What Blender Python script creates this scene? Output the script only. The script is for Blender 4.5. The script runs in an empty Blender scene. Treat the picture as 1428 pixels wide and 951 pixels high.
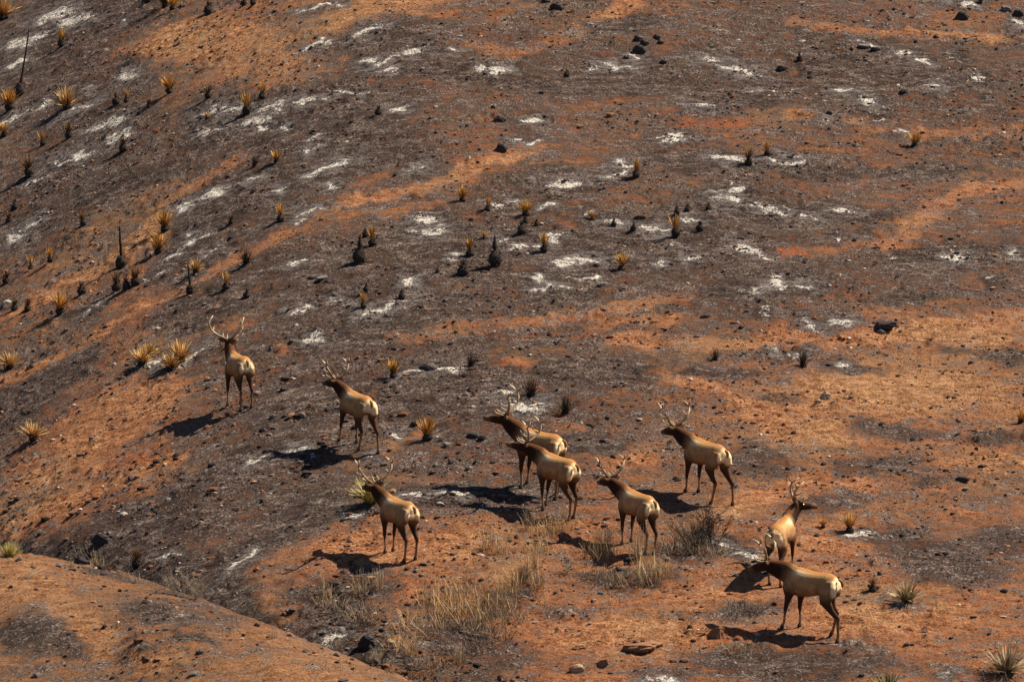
import bpy, bmesh, math, random
import numpy as np
from mathutils import Vector, Matrix
R = math.radians
S = bpy.context.scene
COL = S.collection
random.seed(7)
rng = np.random.default_rng(11)

# ------------------------------------------------------------------ camera, sky, sun, exposure
PITCH = R(8.0); FPX = 6160.0; CW, CH = 1428.0, 951.0
cp, sp = math.cos(PITCH), math.sin(PITCH)
CAM = np.array([0.0, -100*cp, 100*sp])
cd = bpy.data.cameras.new('camera'); cam = bpy.data.objects.new('camera', cd); COL.objects.link(cam)
cam.location = CAM; cam.rotation_euler = (math.pi/2-PITCH, 0, 0)
cd.sensor_fit = 'HORIZONTAL'; cd.sensor_width = 36; cd.lens = 36*FPX/CW
cd.clip_start = 1; cd.clip_end = 3000
S.camera = cam
SUNV = Vector((0.80, 0.28, 1.04)).normalized()
w = bpy.data.worlds.new('World'); S.world = w; w.use_nodes = True
nt = w.node_tree; bg = nt.nodes['Background']
sky = nt.nodes.new('ShaderNodeTexSky'); sky.sky_type = 'NISHITA'; sky.sun_disc = False
sky.sun_elevation = math.asin(SUNV.z); sky.sun_rotation = math.atan2(SUNV.x, SUNV.y)
sky.air_density = .75; sky.dust_density = .3
nt.links.new(sky.outputs[0], bg.inputs[0]); bg.inputs[1].default_value = 0.05
sl = bpy.data.lights.new('sun', 'SUN'); sl.energy = 5.0; sl.angle = R(0.5); sl.color = (1, .87, .70)
so = bpy.data.objects.new('sun', sl); COL.objects.link(so)
so.rotation_euler = (-SUNV).to_track_quat('-Z', 'Y').to_euler()
S.view_settings.view_transform = 'Standard'; S.view_settings.look = 'None'
S.view_settings.exposure = 1.05; S.view_settings.gamma = 1

# ------------------------------------------------------------------ noise
def _hash(ix, iy, seed):
    h = (ix.astype(np.int64)*374761393 + iy.astype(np.int64)*668265263 + seed*974634777) & 0x7fffffff
    h = ((h ^ (h >> 13))*1274126177) & 0x7fffffff
    h = ((h ^ (h >> 16))*668265263) & 0x7fffffff
    return ((h ^ (h >> 15)) & 0xffff)/65535.0
def vnoise(x, y, seed=0):
    x = np.asarray(x, float); y = np.asarray(y, float)
    ix = np.floor(x); iy = np.floor(y); fx = x-ix; fy = y-iy
    fx = fx*fx*(3-2*fx); fy = fy*fy*(3-2*fy)
    a = _hash(ix, iy, seed); b = _hash(ix+1, iy, seed); c = _hash(ix, iy+1, seed); d = _hash(ix+1, iy+1, seed)
    return (a*(1-fx)+b*fx)*(1-fy)+(c*(1-fx)+d*fx)*fy
def fbm(x, y, octv=4, seed=0, g=.5):
    s = 0; a = 1; t = 0
    for k in range(octv):
        s = s+a*vnoise(x*2**k+17*k, y*2**k-31*k, seed+k); t += a; a *= g
    return s/t
def sstep(a, b, x):
    t = np.clip((x-a)/(b-a), 0, 1); return t*t*(3-2*t)

# ------------------------------------------------------------------ terrain height
SIL = [(-200, 752), (0, 770), (60, 778), (130, 792), (200, 812), (280, 842), (360, 872), (430, 900), (500, 925), (560, 945), (640, 975), (800, 1040)]
SILY = [-12, -14, -15, -16, -17, -19, -20.5, -22, -23.5, -24.5, -25.5, -27]
def _sil_world():
    xs, zs = [], []
    for (px, py), ym in zip(SIL, SILY):
        v = -(py-CH/2)/FPX
        t = (ym-CAM[1])/(cp+v*sp)
        xs.append((px-CW/2)/FPX*t); zs.append(CAM[2]+(-sp+v*cp)*t)
    return np.array(xs), np.array(zs)
SX, SZ = _sil_world()
TX = np.linspace(-60, 60, 2401)
ZX = 0.46*(1-sstep(-10.5, 0.5, TX))-0.05*sstep(3, 9, TX)
ZX = ZX*(1-.9*sstep(14, 40, np.abs(TX)))
TZ = np.cumsum(ZX)*(TX[1]-TX[0]); TZ -= np.interp(0, TX, TZ)
FU = np.linspace(-80, 60, 2801)
FD = np.clip(-0.205-0.085*FU, -0.62, 0.24); FD = np.where(FU < -25, .24*sstep(-45, -25, FU), FD)
FZ = np.cumsum(FD)*(FU[1]-FU[0]); FZ -= np.interp(0, FU, FZ)
YT = np.linspace(-400, 500, 9001)
YD = (.155+.06*sstep(-2, 8, YT))*sstep(-75, -35, YT)*(1-.9*sstep(70, 180, YT))
YZ = np.cumsum(YD)*(YT[1]-YT[0]); YZ -= np.interp(0, YT, YZ)
def main_h(x, y):
    T = np.interp(x, TX, TZ); return np.interp(y, YT, YZ)+T
def mound_h(x, y):
    zs = np.interp(x, SX, SZ)
    zs = np.where(x > SX[-1], zs-.55*(x-SX[-1]), zs)
    return zs + np.interp(y-np.interp(x, SX, SILY), FU, FZ)
def seg_dist(x, y, pts):
    d = np.full(np.shape(x), 1e9)
    for (ax, ay), (bx, by) in zip(pts[:-1], pts[1:]):
        ex, ey = bx-ax, by-ay; L = ex*ex+ey*ey+1e-9
        t = np.clip(((x-ax)*ex+(y-ay)*ey)/L, 0, 1)
        d = np.minimum(d, np.hypot(x-ax-t*ex, y-ay-t*ey))
    return d
def ray_plain(px, py):
    u = (px-CW/2)/FPX; v = -(py-CH/2)/FPX; t = np.arange(60, 190, .1)
    X = u*t; Y = CAM[1]+(cp+v*sp)*t; Z = CAM[2]+(-sp+v*cp)*t
    k = np.argmax(Z < main_h(X, Y)); return float(X[k]), float(Y[k])
GULLY = [(x, y-1.2) for x, y in [ray_plain(*p) for p in [(-60, 762), (60, 775), (200, 808), (330, 858), (430, 897), (510, 925), (580, 915), (660, 895), (760, 845), (860, 800)]]]
def base_h(x, y):
    a = main_h(x, y); b = mound_h(x, y); k = .35
    g = seg_dist(x, y, GULLY)
    a = a-.4*np.exp(-(g/.9)**2)*(1-.7*sstep(-2.5, 1.5, x))
    h = np.clip(.5+.5*(a-b)/k, 0, 1)
    m = b*(1-h)+a*h+k*h*(1-h)
    m = m+.22*(fbm(x/4.5, y/4.5, 3, 5)-.5)+.10*(fbm(x/1.3, y/1.3, 3, 9)-.5)
    return m, (1-h)
def detail_h(x, y):
    n = fbm(x/.34, y/.42, 3, 21); r = 1-np.abs(2*fbm(x/1.5, y/.62, 4, 33)-1)
    clod = np.clip(vnoise(x/.11, y/.12, 41)-.55, 0, 1)*np.clip(vnoise(x/.9, y/.9, 43)-.25, 0, 1)
    lump = np.clip(fbm(x/.22, y/.26, 2, 47)-.56, 0, 1)*sstep(.35, .7, fbm(x/1.6, y/1.6, 2, 49))
    return .10*(n-.5)+.11*(r-.5)+.20*clod+.22*lump
dx_, dy_ = .036, .055
def grow(n, s, r=1.16): return np.cumsum(s*r**np.arange(1, n+1))
gx = np.arange(-15.2, 15.21, dx_); ex = grow(50, dx_, 1.155); GX = np.concatenate([-(ex[::-1])+gx[0], gx, ex+gx[-1]])
gy = np.arange(-36, 48, dy_); ey = grow(50, dy_, 1.145); GY = np.concatenate([-(ey[::-1])+gy[0], gy, ey+gy[-1]])
XX, YY = np.meshgrid(GX, GY)
HB, MM = base_h(XX, YY)
fade = (1-sstep(15, 22, np.abs(XX)))*(1-sstep(41, 47, np.abs(YY-6)))
HH = HB + detail_h(XX, YY)*fade*(1-.2*MM)
def ground(x, y):
    x = np.asarray(x, float); y = np.asarray(y, float)
    i = np.clip(np.searchsorted(GX, x)-1, 0, len(GX)-2); j = np.clip(np.searchsorted(GY, y)-1, 0, len(GY)-2)
    u = (x-GX[i])/(GX[i+1]-GX[i]); v = (y-GY[j])/(GY[j+1]-GY[j])
    return (HH[j, i]*(1-u)+HH[j, i+1]*u)*(1-v)+(HH[j+1, i]*(1-u)+HH[j+1, i+1]*u)*v
def at(px, py):
    u = (px-CW/2)/FPX; v = -(py-CH/2)/FPX
    d = np.array([u, cp+v*sp, -sp+v*cp])
    t = np.arange(66, 190, .12)
    X = CAM[0]+d[0]*t; Y = CAM[1]+d[1]*t; Z = CAM[2]+d[2]*t
    s = Z-ground(X, Y); k = np.argmax(s < 0)
    if s[k] >= 0: k = len(t)-1
    f = s[k-1]/(s[k-1]-s[k]+1e-9); tt = t[k-1]+f*(t[k]-t[k-1])
    x = d[0]*tt; y = CAM[1]+d[1]*tt
    return float(x), float(y), float(ground(x, y))

# ------------------------------------------------------------------ ground cover painting (world-space patches)
CGRID = np.array([
 [.6,.7,.7,.45,.35,.25,.3,.5,.55,.45,.5,.65,.6,.5,.4,.55],
 [.8,.75,.5,.4,.5,.7,.7,.6,.7,.65,.6,.6,.7,.75,.65,.6],
 [.55,.65,.6,.7,.85,.85,.6,.5,.5,.5,.55,.45,.55,.5,.6,.65],
 [.65,.7,.4,.6,.7,.35,.6,.6,.65,.5,.6,.75,.55,.5,.5,.45],
 [.5,.35,.4,.7,.75,.8,.8,.7,.7,.65,.7,.75,.7,.65,.55,.6],
 [.45,.5,.35,.35,.65,.7,.8,.75,.6,.55,.6,.5,.35,.3,.25,.35],
 [.7,.45,.3,.55,.75,.75,.7,.75,.8,.7,.5,.3,.2,.35,.4,.35],
 [.5,.4,.45,.65,.8,.75,.7,.75,.7,.5,.5,.5,.3,.45,.4,.45],
 [.5,.6,.85,.75,.5,.35,.35,.35,.3,.4,.45,.3,.3,.4,.55,.5],
 [.2,.3,.5,.6,.4,.5,.45,.4,.4,.3,.35,.25,.3,.3,.3,.35],
 [.45,.35,.35,.3,.2,.2,.4,.4,.45,.35,.35,.5,.55,.5,.45,.4]])
def project(x, y, z):
    rx = x-CAM[0]; ry = y-CAM[1]; rz = z-CAM[2]
    f = ry*cp-rz*sp; u = ry*sp+rz*cp
    return CW/2+FPX*rx/f, CH/2-FPX*u/f
# coarse burn map laid on the slope: knots are ground points, spread with a smooth kernel
kn = []
for j in range(11):
    for i in range(16):
        x, y, z = at(i*95.2, min(j*95.1, 950)); kn.append((x, y, CGRID[j, i]))
kn = np.array(kn)
wx = XX+.9*(fbm(XX/2.2, YY/2.2, 3, 61)-.5)*2; wy = YY+1.3*(fbm(XX/2.2, YY/2.2, 3, 67)-.5)*2
sub = 8
xs_, ys_ = np.meshgrid(np.linspace(-16, 16, 130), np.linspace(-38, 50, 340))
num = np.zeros_like(xs_); den = np.full_like(xs_, 1e-4); num += 1e-4*.5
for x, y, c in kn:
    e = np.exp(-((xs_-x)/.95)**2-((ys_-y)/2.6)**2); num += e*c; den += e
LOW = num/den
def lowmap(x, y):
    fx = np.clip((x+16)/32*129, 0, 128.999); fy = np.clip((y+38)/88*339, 0, 338.999)
    i = fx.astype(int); j = fy.astype(int); u = fx-i; v = fy-j
    return (LOW[j, i]*(1-u)+LOW[j, i+1]*u)*(1-v)+(LOW[j+1, i]*(1-u)+LOW[j+1, i+1]*u)*v
CHAR = lowmap(wx, wy)
wx2 = XX+.22*(fbm(XX/.45, YY/.6, 3, 71)-.5)*2; wy2 = YY+.5*(fbm(XX/.45, YY/.6, 3, 73)-.5)*2
def patch(arr, px, py, rx, ry, ang, amt, soft=.5, mode='add', grow_=1.0):
    a = R(ang); c = at(px, py)
    A = at(px+rx*math.cos(a), py-rx*math.sin(a)); B = at(px+ry*math.sin(a), py+ry*math.cos(a))
    U = np.array([A[0]-c[0], A[1]-c[1]]); V = np.array([B[0]-c[0], B[1]-c[1]])
    # keep the patch sane where the ray grazes a bump
    if np.linalg.norm(V) > 5*ry/60+.5: V *= (5*ry/60+.5)/np.linalg.norm(V)
    if np.linalg.norm(U) > 3*rx/60+.5: U *= (3*rx/60+.5)/np.linalg.norm(U)
    det = U[0]*V[1]-U[1]*V[0]
    if abs(det) < 1e-5: return
    rad = 1.8*(np.abs(U)+np.abs(V))
    i0, i1 = np.searchsorted(GX, [c[0]-rad[0]-.4, c[0]+rad[0]+.4]); j0, j1 = np.searchsorted(GY, [c[1]-rad[1]-.6, c[1]+rad[1]+.6])
    sx = wx2[j0:j1, i0:i1]-c[0]; sy = wy2[j0:j1, i0:i1]-c[1]
    p = (sx*V[1]-sy*V[0])/det; q = (U[0]*sy-U[1]*sx)/det
    m = 1-sstep(1-soft, 1+soft, np.hypot(p, q)/grow_)
    if mode == 'add': arr[j0:j1, i0:i1] = np.clip(arr[j0:j1, i0:i1]+amt*m, 0, 1.2)
    elif mode == 'max': arr[j0:j1, i0:i1] = np.maximum(arr[j0:j1, i0:i1], amt*m)
    else: arr[j0:j1, i0:i1] *= 1-amt*m
def trail(pts, width, amt):
    global CHAR
    P = [at(*p)[:2] for p in pts]
    d = seg_dist(wx2, wy2, P)
    CHAR = np.clip(CHAR-amt*(1-sstep(width*.4, width*1.3, d)), 0, 1.2)
for pts, wd, am in [
 ([(740,205),(620,255),(540,272),(440,300),(390,330),(330,360),(250,405),(180,440),(120,480),(60,505),(0,530)], .45, .45),
 ([(330,225),(250,275),(195,340),(120,385),(30,430)], .6, .4),
 ([(560,0),(480,40),(390,85),(330,60),(250,45)], 1.3, .3),
 ([(560,470),(680,455),(800,440),(900,425),(980,400)], .45, .4),
 ([(1428,255),(1330,270),(1250,335),(1170,345),(1060,362)], .4, .35),
 ([(1428,440),(1320,455),(1210,470),(1000,480),(860,475)], .55, .4),
 ([(920,520),(1050,560),(1105,620),(1150,660),(1060,690),(990,720)], .35, .35),
 ([(1428,640),(1320,650),(1180,680)], .35, .3),
 ([(880,5),(800,45),(720,75),(640,60)], .5, .35),
 ([(1110,30),(1200,45),(1300,45),(1390,55)], .4, .35),
 ([(1110,160),(1230,175),(1290,190),(1428,185)], .5, .3),
 ([(620,590),(560,610),(540,625)], .4, .35),
 ([(720,500),(760,560),(800,600)], .3, .3),
 ([(240,640),(150,680),(40,720)], .5, .35),
 ([(470,650),(600,670),(700,650)], .3, .2),
 ([(30,800),(110,860),(160,900),(240,930)], .3, .3)]:
    trail(pts, wd, am)
for p in [(1080,645,72,20,0),(1245,600,70,12,-5),(1240,655,95,18,-3),(1150,700,60,12,0),(1275,765,60,16,0),(1330,795,60,22,-5),(1400,755,50,18,0),
 (1330,485,36,7,-12),(1410,500,40,12,0),(820,620,55,13,0),(700,690,80,13,3),(190,742,100,30,18),(50,545,95,20,30),(110,492,50,7,30),
 (1045,848,60,12,0),(985,760,75,20,5),(870,800,70,14,0),(1100,925,150,26,0),(430,560,70,28,10),(500,210,80,30,10),(620,560,90,26,5),(330,650,80,20,20),
 (420,720,60,24,25),(490,820,60,26,10),(640,880,50,18,20),(700,840,60,14,30),(340,775,50,12,28),(850,520,80,16,0),(1010,520,60,9,0),(1190,512,55,9,-5),
 (870,35,60,10,5),(900,120,90,16,0),(560,40,60,18,0),(640,100,60,14,0),(1180,90,70,14,-4),(1300,110,80,14,-4),(1060,290,120,16,-2),(1330,360,70,12,0),
 (900,340,110,26,0),(600,330,60,16,5),(560,430,70,14,10),(700,340,50,30,0),(370,160,60,20,15),(60,20,60,16,20),(50,80,50,24,20),(180,250,80,16,15),
 (300,300,60,22,22),(30,320,50,16,22),(250,430,60,12,25),(1040,400,90,14,0),(1290,410,80,12,0),(1200,300,60,10,0),(300,440,60,12,22),(480,470,60,14,8),
 (60,890,60,22,-10),(190,900,35,12,-8),(270,890,30,9,-15),(220,850,50,12,-12),(30,870,40,20,0),(150,800,30,6,-10),(1395,610,50,12,0),(760,520,60,14,0),
 (1020,140,60,10,-3),(760,120,60,9,0),(1280,240,80,12,0),(1150,240,60,12,0),(960,230,70,9,0),(1090,560,40,8,0)]:
    patch(CHAR, *p, .42, .5)
for p in [(1250,545,130,30,0),(880,640,40,12,0),(500,760,60,24,5),(620,760,80,22,5),(1230,860,110,20,0),(850,880,110,24,0),(1350,470,80,14,0),(90,640,90,26,25),(560,290,60,8,5),
 (170,570,80,30,22),(1100,470,60,10,0),(1150,600,40,14,0),(400,850,60,16,-20),(1120,760,70,14,0),(60,720,60,16,15),(1000,830,60,10,0),(900,445,80,9,3),(250,60,70,18,10),(420,100,60,16,10)]:
    patch(CHAR, *p, -.33, .6)
for p in [(60,762,60,10,0),(150,770,60,16,-15),(240,800,60,18,-20),(320,840,50,14,-25),(420,880,60,16,-20),(500,905,50,14,-20),(540,915,40,14,0)]:
    patch(CHAR, *p, .5, .5)
ASHL = """75,22,25,9,20;105,30,24,7,15;168,30,12,4,15;28,62,22,5,20;50,50,16,4,20;125,122,8,4,20;180,105,14,6,20;65,142,12,6,30;102,220,26,6,15;149,174,25,5,25;164,194,14,5,20;298,182,18,6,15;310,156,30,7,10;350,172,14,6,20;20,165,20,4,25;20,90,14,5,20;110,152,30,4,25
516,42,22,6,15;446,8,24,4,5;446,60,16,4,5;577,72,14,6,15;547,81,14,3,10;519,87,16,6,10;537,98,10,3,5;686,97,20,4,0;426,141,16,6,10;375,150,20,8,20;458,137,8,3,0;554,153,14,4,5;446,188,11,3,10;400,172,8,5,0;481,196,4,3,0;433,207,9,3,5;461,232,30,6,20;365,170,14,7,20;491,129,20,3,5;635,73,8,4,10;585,232,12,4,15
864,94,20,4,-10;829,93,10,3,0;1020,97,34,6,-15;738,166,14,4,10;735,195,16,4,0;937,190,18,5,0;988,149,16,5,-10;927,90,5,2,0;1041,126,10,2,0;1073,135,5,2,0;869,231,12,4,0;1020,223,22,4,-5;889,81,10,3,0
1260,73,13,4,0;1283,86,12,3,-15;1173,126,12,3,0;1209,144,13,6,-25;1232,152,8,2,-10;1154,165,8,3,0;1083,127,6,3,0;1105,130,5,3,0;1204,62,14,3,-15;1313,2,14,3,-5;1353,6,10,3,-10;1421,35,8,3,0;1252,183,10,2,0;1337,81,6,2,0;1351,111,4,2,0;1366,112,5,3,0;1308,122,10,4,0;1086,224,14,4,0;1106,222,14,5,0;1126,106,6,3,-25;1222,167,6,2,0;1378,132,4,2,0;1122,55,4,3,0;1146,141,4,2,0
48,254,14,4,20;45,310,16,5,25;22,331,12,6,20;300,268,20,5,15;258,288,14,4,20;263,323,8,4,20;278,331,14,3,25;243,357,14,4,25;298,345,12,2,25;126,429,14,3,30;15,420,8,4,0;352,250,14,4,15;217,386,10,3,20
388,267,10,4,25;466,259,8,4,10;428,297,20,4,20;418,307,10,3,25;607,321,16,7,5;575,323,14,4,5;590,308,10,3,0;638,354,12,4,0;630,362,10,3,0;572,393,10,5,10;567,378,3,2,0;539,429,30,6,15;509,438,14,3,10;421,429,12,5,10;471,419,10,3,0;494,423,10,4,0;413,371,10,4,20;438,476,16,5,-5;693,283,7,5,0;713,284,8,3,0;701,333,8,3,0;716,341,8,4,0
783,256,28,6,3;765,287,10,3,0;866,244,10,3,0;846,250,8,3,0;816,295,5,5,0;740,343,20,4,0;773,331,12,5,10;796,364,20,6,5;829,362,14,4,0;917,323,16,7,0;897,316,10,4,0;854,311,16,5,0;942,344,9,3,0;960,362,9,4,0;917,369,9,3,0;962,308,16,3,-10;1025,253,7,3,0;1031,273,8,4,0;1003,270,14,3,0;1020,280,16,4,0;1071,288,18,4,-5;1046,351,24,4,-15;755,392,10,3,0;760,403,12,4,0;798,387,5,3,0;793,405,8,3,0;813,408,7,2,0;821,388,14,3,0;1038,405,6,3,0;1070,399,7,2,0;1066,434,6,2,0;1058,405,12,4,0
1091,290,14,4,-5;1126,304,12,3,-5;1177,295,14,4,0;1161,325,5,2,0;1331,359,22,5,0;1325,348,7,3,-20;1416,354,9,4,-20;1172,451,15,5,0;1129,455,14,5,-30;1088,398,16,4,-5;1118,399,16,4,-5;1130,404,4,2,0;1382,391,5,4,0;1242,357,4,2,0;1169,335,4,3,0;1202,326,5,2,0
1095,492,20,5,-5;1168,504,10,3,0;705,547,14,7,0;735,567,24,5,5;748,558,10,4,0;595,516,32,4,10;632,512,12,5,0;550,605,12,4,0;630,687,20,6,0;575,690,14,4,0;495,715,10,3,0;340,780,26,6,30;465,888,18,8,20;235,778,14,4,10;1050,775,24,6,-25;1010,757,16,4,-10;1195,748,20,4,-5;925,950,20,7,0;1330,940,10,3,10;430,640,6,5,0;415,625,12,4,10;355,642,14,5,25;205,510,14,6,20;268,500,22,7,30;612,603,8,4,0;520,640,10,3,5;1270,845,14,3,0"""
ASH = np.zeros_like(XX); DUST = np.zeros_like(XX)
for ln in ASHL.split('\n'):
    for t in ln.split(';'):
        a, b, c, d, e = map(float, t.split(','))
        patch(ASH, a, b, c*1.12, d*.72, e, 1.0 if c*d > 20 else .85, .5, 'max')
        patch(CHAR, a, b, c*1.7+6, d*2.2+4, e, .38, .6)
        if c >= 8: patch(DUST, a, b, c*2.0+4, d*1.7+2, e, .68, .7, 'max')
for p in [(600,120,20,7,5),(625,128,20,5,0),(640,75,8,3,0),(700,25,16,6,0),(735,8,14,5,0),(970,55,12,4,0),(1100,350,26,8,-10),(1290,111,9,3,0),(540,197,14,4,20),(582,165,8,3,10),
 (842,76,20,4,0),(800,310,22,5,-5),(520,118,14,5,0),(900,172,60,6,0),(1190,255,20,5,0),(1208,162,12,4,0),(1110,50,18,5,0),(420,190,10,4,10),(425,428,18,7,0),(640,405,22,4,0),(75,323,12,5,20),(400,488,24,8,10),(725,508,30,5,0),(180,660,60,20,20),(540,640,50,10,0),(1260,600,14,4,0)]:
    patch(DUST, *p, 0, .5)
DRY = np.zeros_like(XX)
for p in [(440,45,130,50,15),(260,60,60,24,15),(150,330,110,50,30),(60,480,70,22,30),(160,240,80,14,20),(250,150,60,18,15),(1250,540,160,40,0),(1330,470,90,14,0)]:
    patch(DRY, *p, .95, .7, 'max')
RED = np.zeros_like(XX)
for p in [(600,120,20,7,5),(628,128,20,5,0),(640,75,8,3,0),(700,25,16,6,0),(735,8,14,5,0),(970,55,12,4,0),(1100,350,26,8,-10),(1290,111,9,3,0),(540,197,14,4,20),(582,165,8,3,10),
 (842,76,20,4,0),(798,316,22,5,-5),(520,118,14,5,0),(1000,172,60,6,0),(1190,255,20,5,0),(1208,162,12,4,0),(1110,50,18,5,0),(422,190,10,4,10),(425,428,18,7,0),(640,405,22,4,0),(400,488,24,8,10),(725,508,30,5,0),(180,660,60,20,20),(540,640,50,10,0),(1260,600,14,4,0),(400,870,40,12,-20),(1000,880,60,14,0)]:
    patch(RED, *p, .85, .6, 'max')
CHAR = CHAR*(1-MM)+MM*np.clip(CHAR-.12, 0, 1)
gd_ = seg_dist(wx2, wy2, GULLY)
CHAR = np.clip(CHAR+.35*np.exp(-(gd_/.7)**2)*(1-MM)*(1-sstep(-1, 2, XX)), 0, 1.2)
inview = (1-sstep(15, 20, np.abs(XX)))*(1-sstep(41, 47, np.abs(YY-6)))
CHAR = np.clip(CHAR+(.0+.09*sstep(-8, 6, YY))*(1-MM), 0, 1.2)+.17*MM
CHAR = CHAR*inview+.55*(1-inview)

def new_mesh(name, V, F, mats=(), smooth=True, attrs=None):
    me = bpy.data.meshes.new(name)
    V = np.asarray(V, np.float32); F = np.asarray(F, np.int32)
    me.vertices.add(len(V)); me.vertices.foreach_set('co', V.ravel())
    n = F.shape[1]
    me.loops.add(F.size); me.loops.foreach_set('vertex_index', F.ravel())
    me.polygons.add(len(F)); me.polygons.foreach_set('loop_start', np.arange(0, F.size, n, dtype=np.int32))
    me.polygons.foreach_set('loop_total', np.full(len(F), n, np.int32))
    me.polygons.foreach_set('use_smooth', np.full(len(F), smooth))
    for k, a in (attrs or {}).items():
        a = np.asarray(a, np.float32)
        if a.ndim == 1:
            at_ = me.attributes.new(k, 'FLOAT', 'POINT'); at_.data.foreach_set('value', a)
        else:
            at_ = me.attributes.new(k, 'FLOAT_COLOR', 'POINT')
            if a.shape[1] == 3: a = np.concatenate([a, np.ones((len(a), 1), np.float32)], 1)
            at_.data.foreach_set('color', a.ravel().copy())
    for m in mats: me.materials.append(m)
    me.update(); me.validate()
    return me

# ------------------------------------------------------------------ materials
def mat(name):
    m = bpy.data.materials.new(name); m.use_nodes = True
    n = m.node_tree.nodes; return m, n, m.node_tree.links, n['Principled BSDF']
def node(n, t, **k):
    o = n.new(t)
    for a, b in k.items(): setattr(o, a, b)
    return o
def ramp(n, stops, interp='LINEAR'):
    r = n.new('ShaderNodeValToRGB'); r.color_ramp.interpolation = interp
    e = r.color_ramp.elements
    while len(e) < len(stops): e.new(.5)
    for q, (p, c) in zip(e, stops):
        q.position = p; q.color = (*c, 1) if len(c) == 3 else c
    return r
def mixc(n, l, f, a, b):
    m = n.new('ShaderNodeMix'); m.data_type = 'RGBA'
    for s, v in ((0, f), (6, a), (7, b)):
        if hasattr(v, 'is_linked'): l.new(v, m.inputs[s])
        else: m.inputs[s].default_value = v if s == 0 else (*v, 1)
    return m.outputs[2]
def mth(n, l, op, a, b=0., c=0., clamp=False):
    m = n.new('ShaderNodeMath'); m.operation = op; m.use_clamp = clamp
    for s, v in enumerate((a, b, c)):
        if hasattr(v, 'is_linked'): l.new(v, m.inputs[s])
        else: m.inputs[s].default_value = v
    return m.outputs[0]
def noise(n, l, vec, scale, det=5, rough=.6):
    t = n.new('ShaderNodeTexNoise'); t.inputs['Scale'].default_value = scale; t.inputs['Detail'].default_value = det
    t.inputs['Roughness'].default_value = rough; l.new(vec, t.inputs['Vector']); return t.outputs['Fac']
def attr(n, name):
    a = n.new('ShaderNodeAttribute'); a.attribute_name = name; return a

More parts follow.
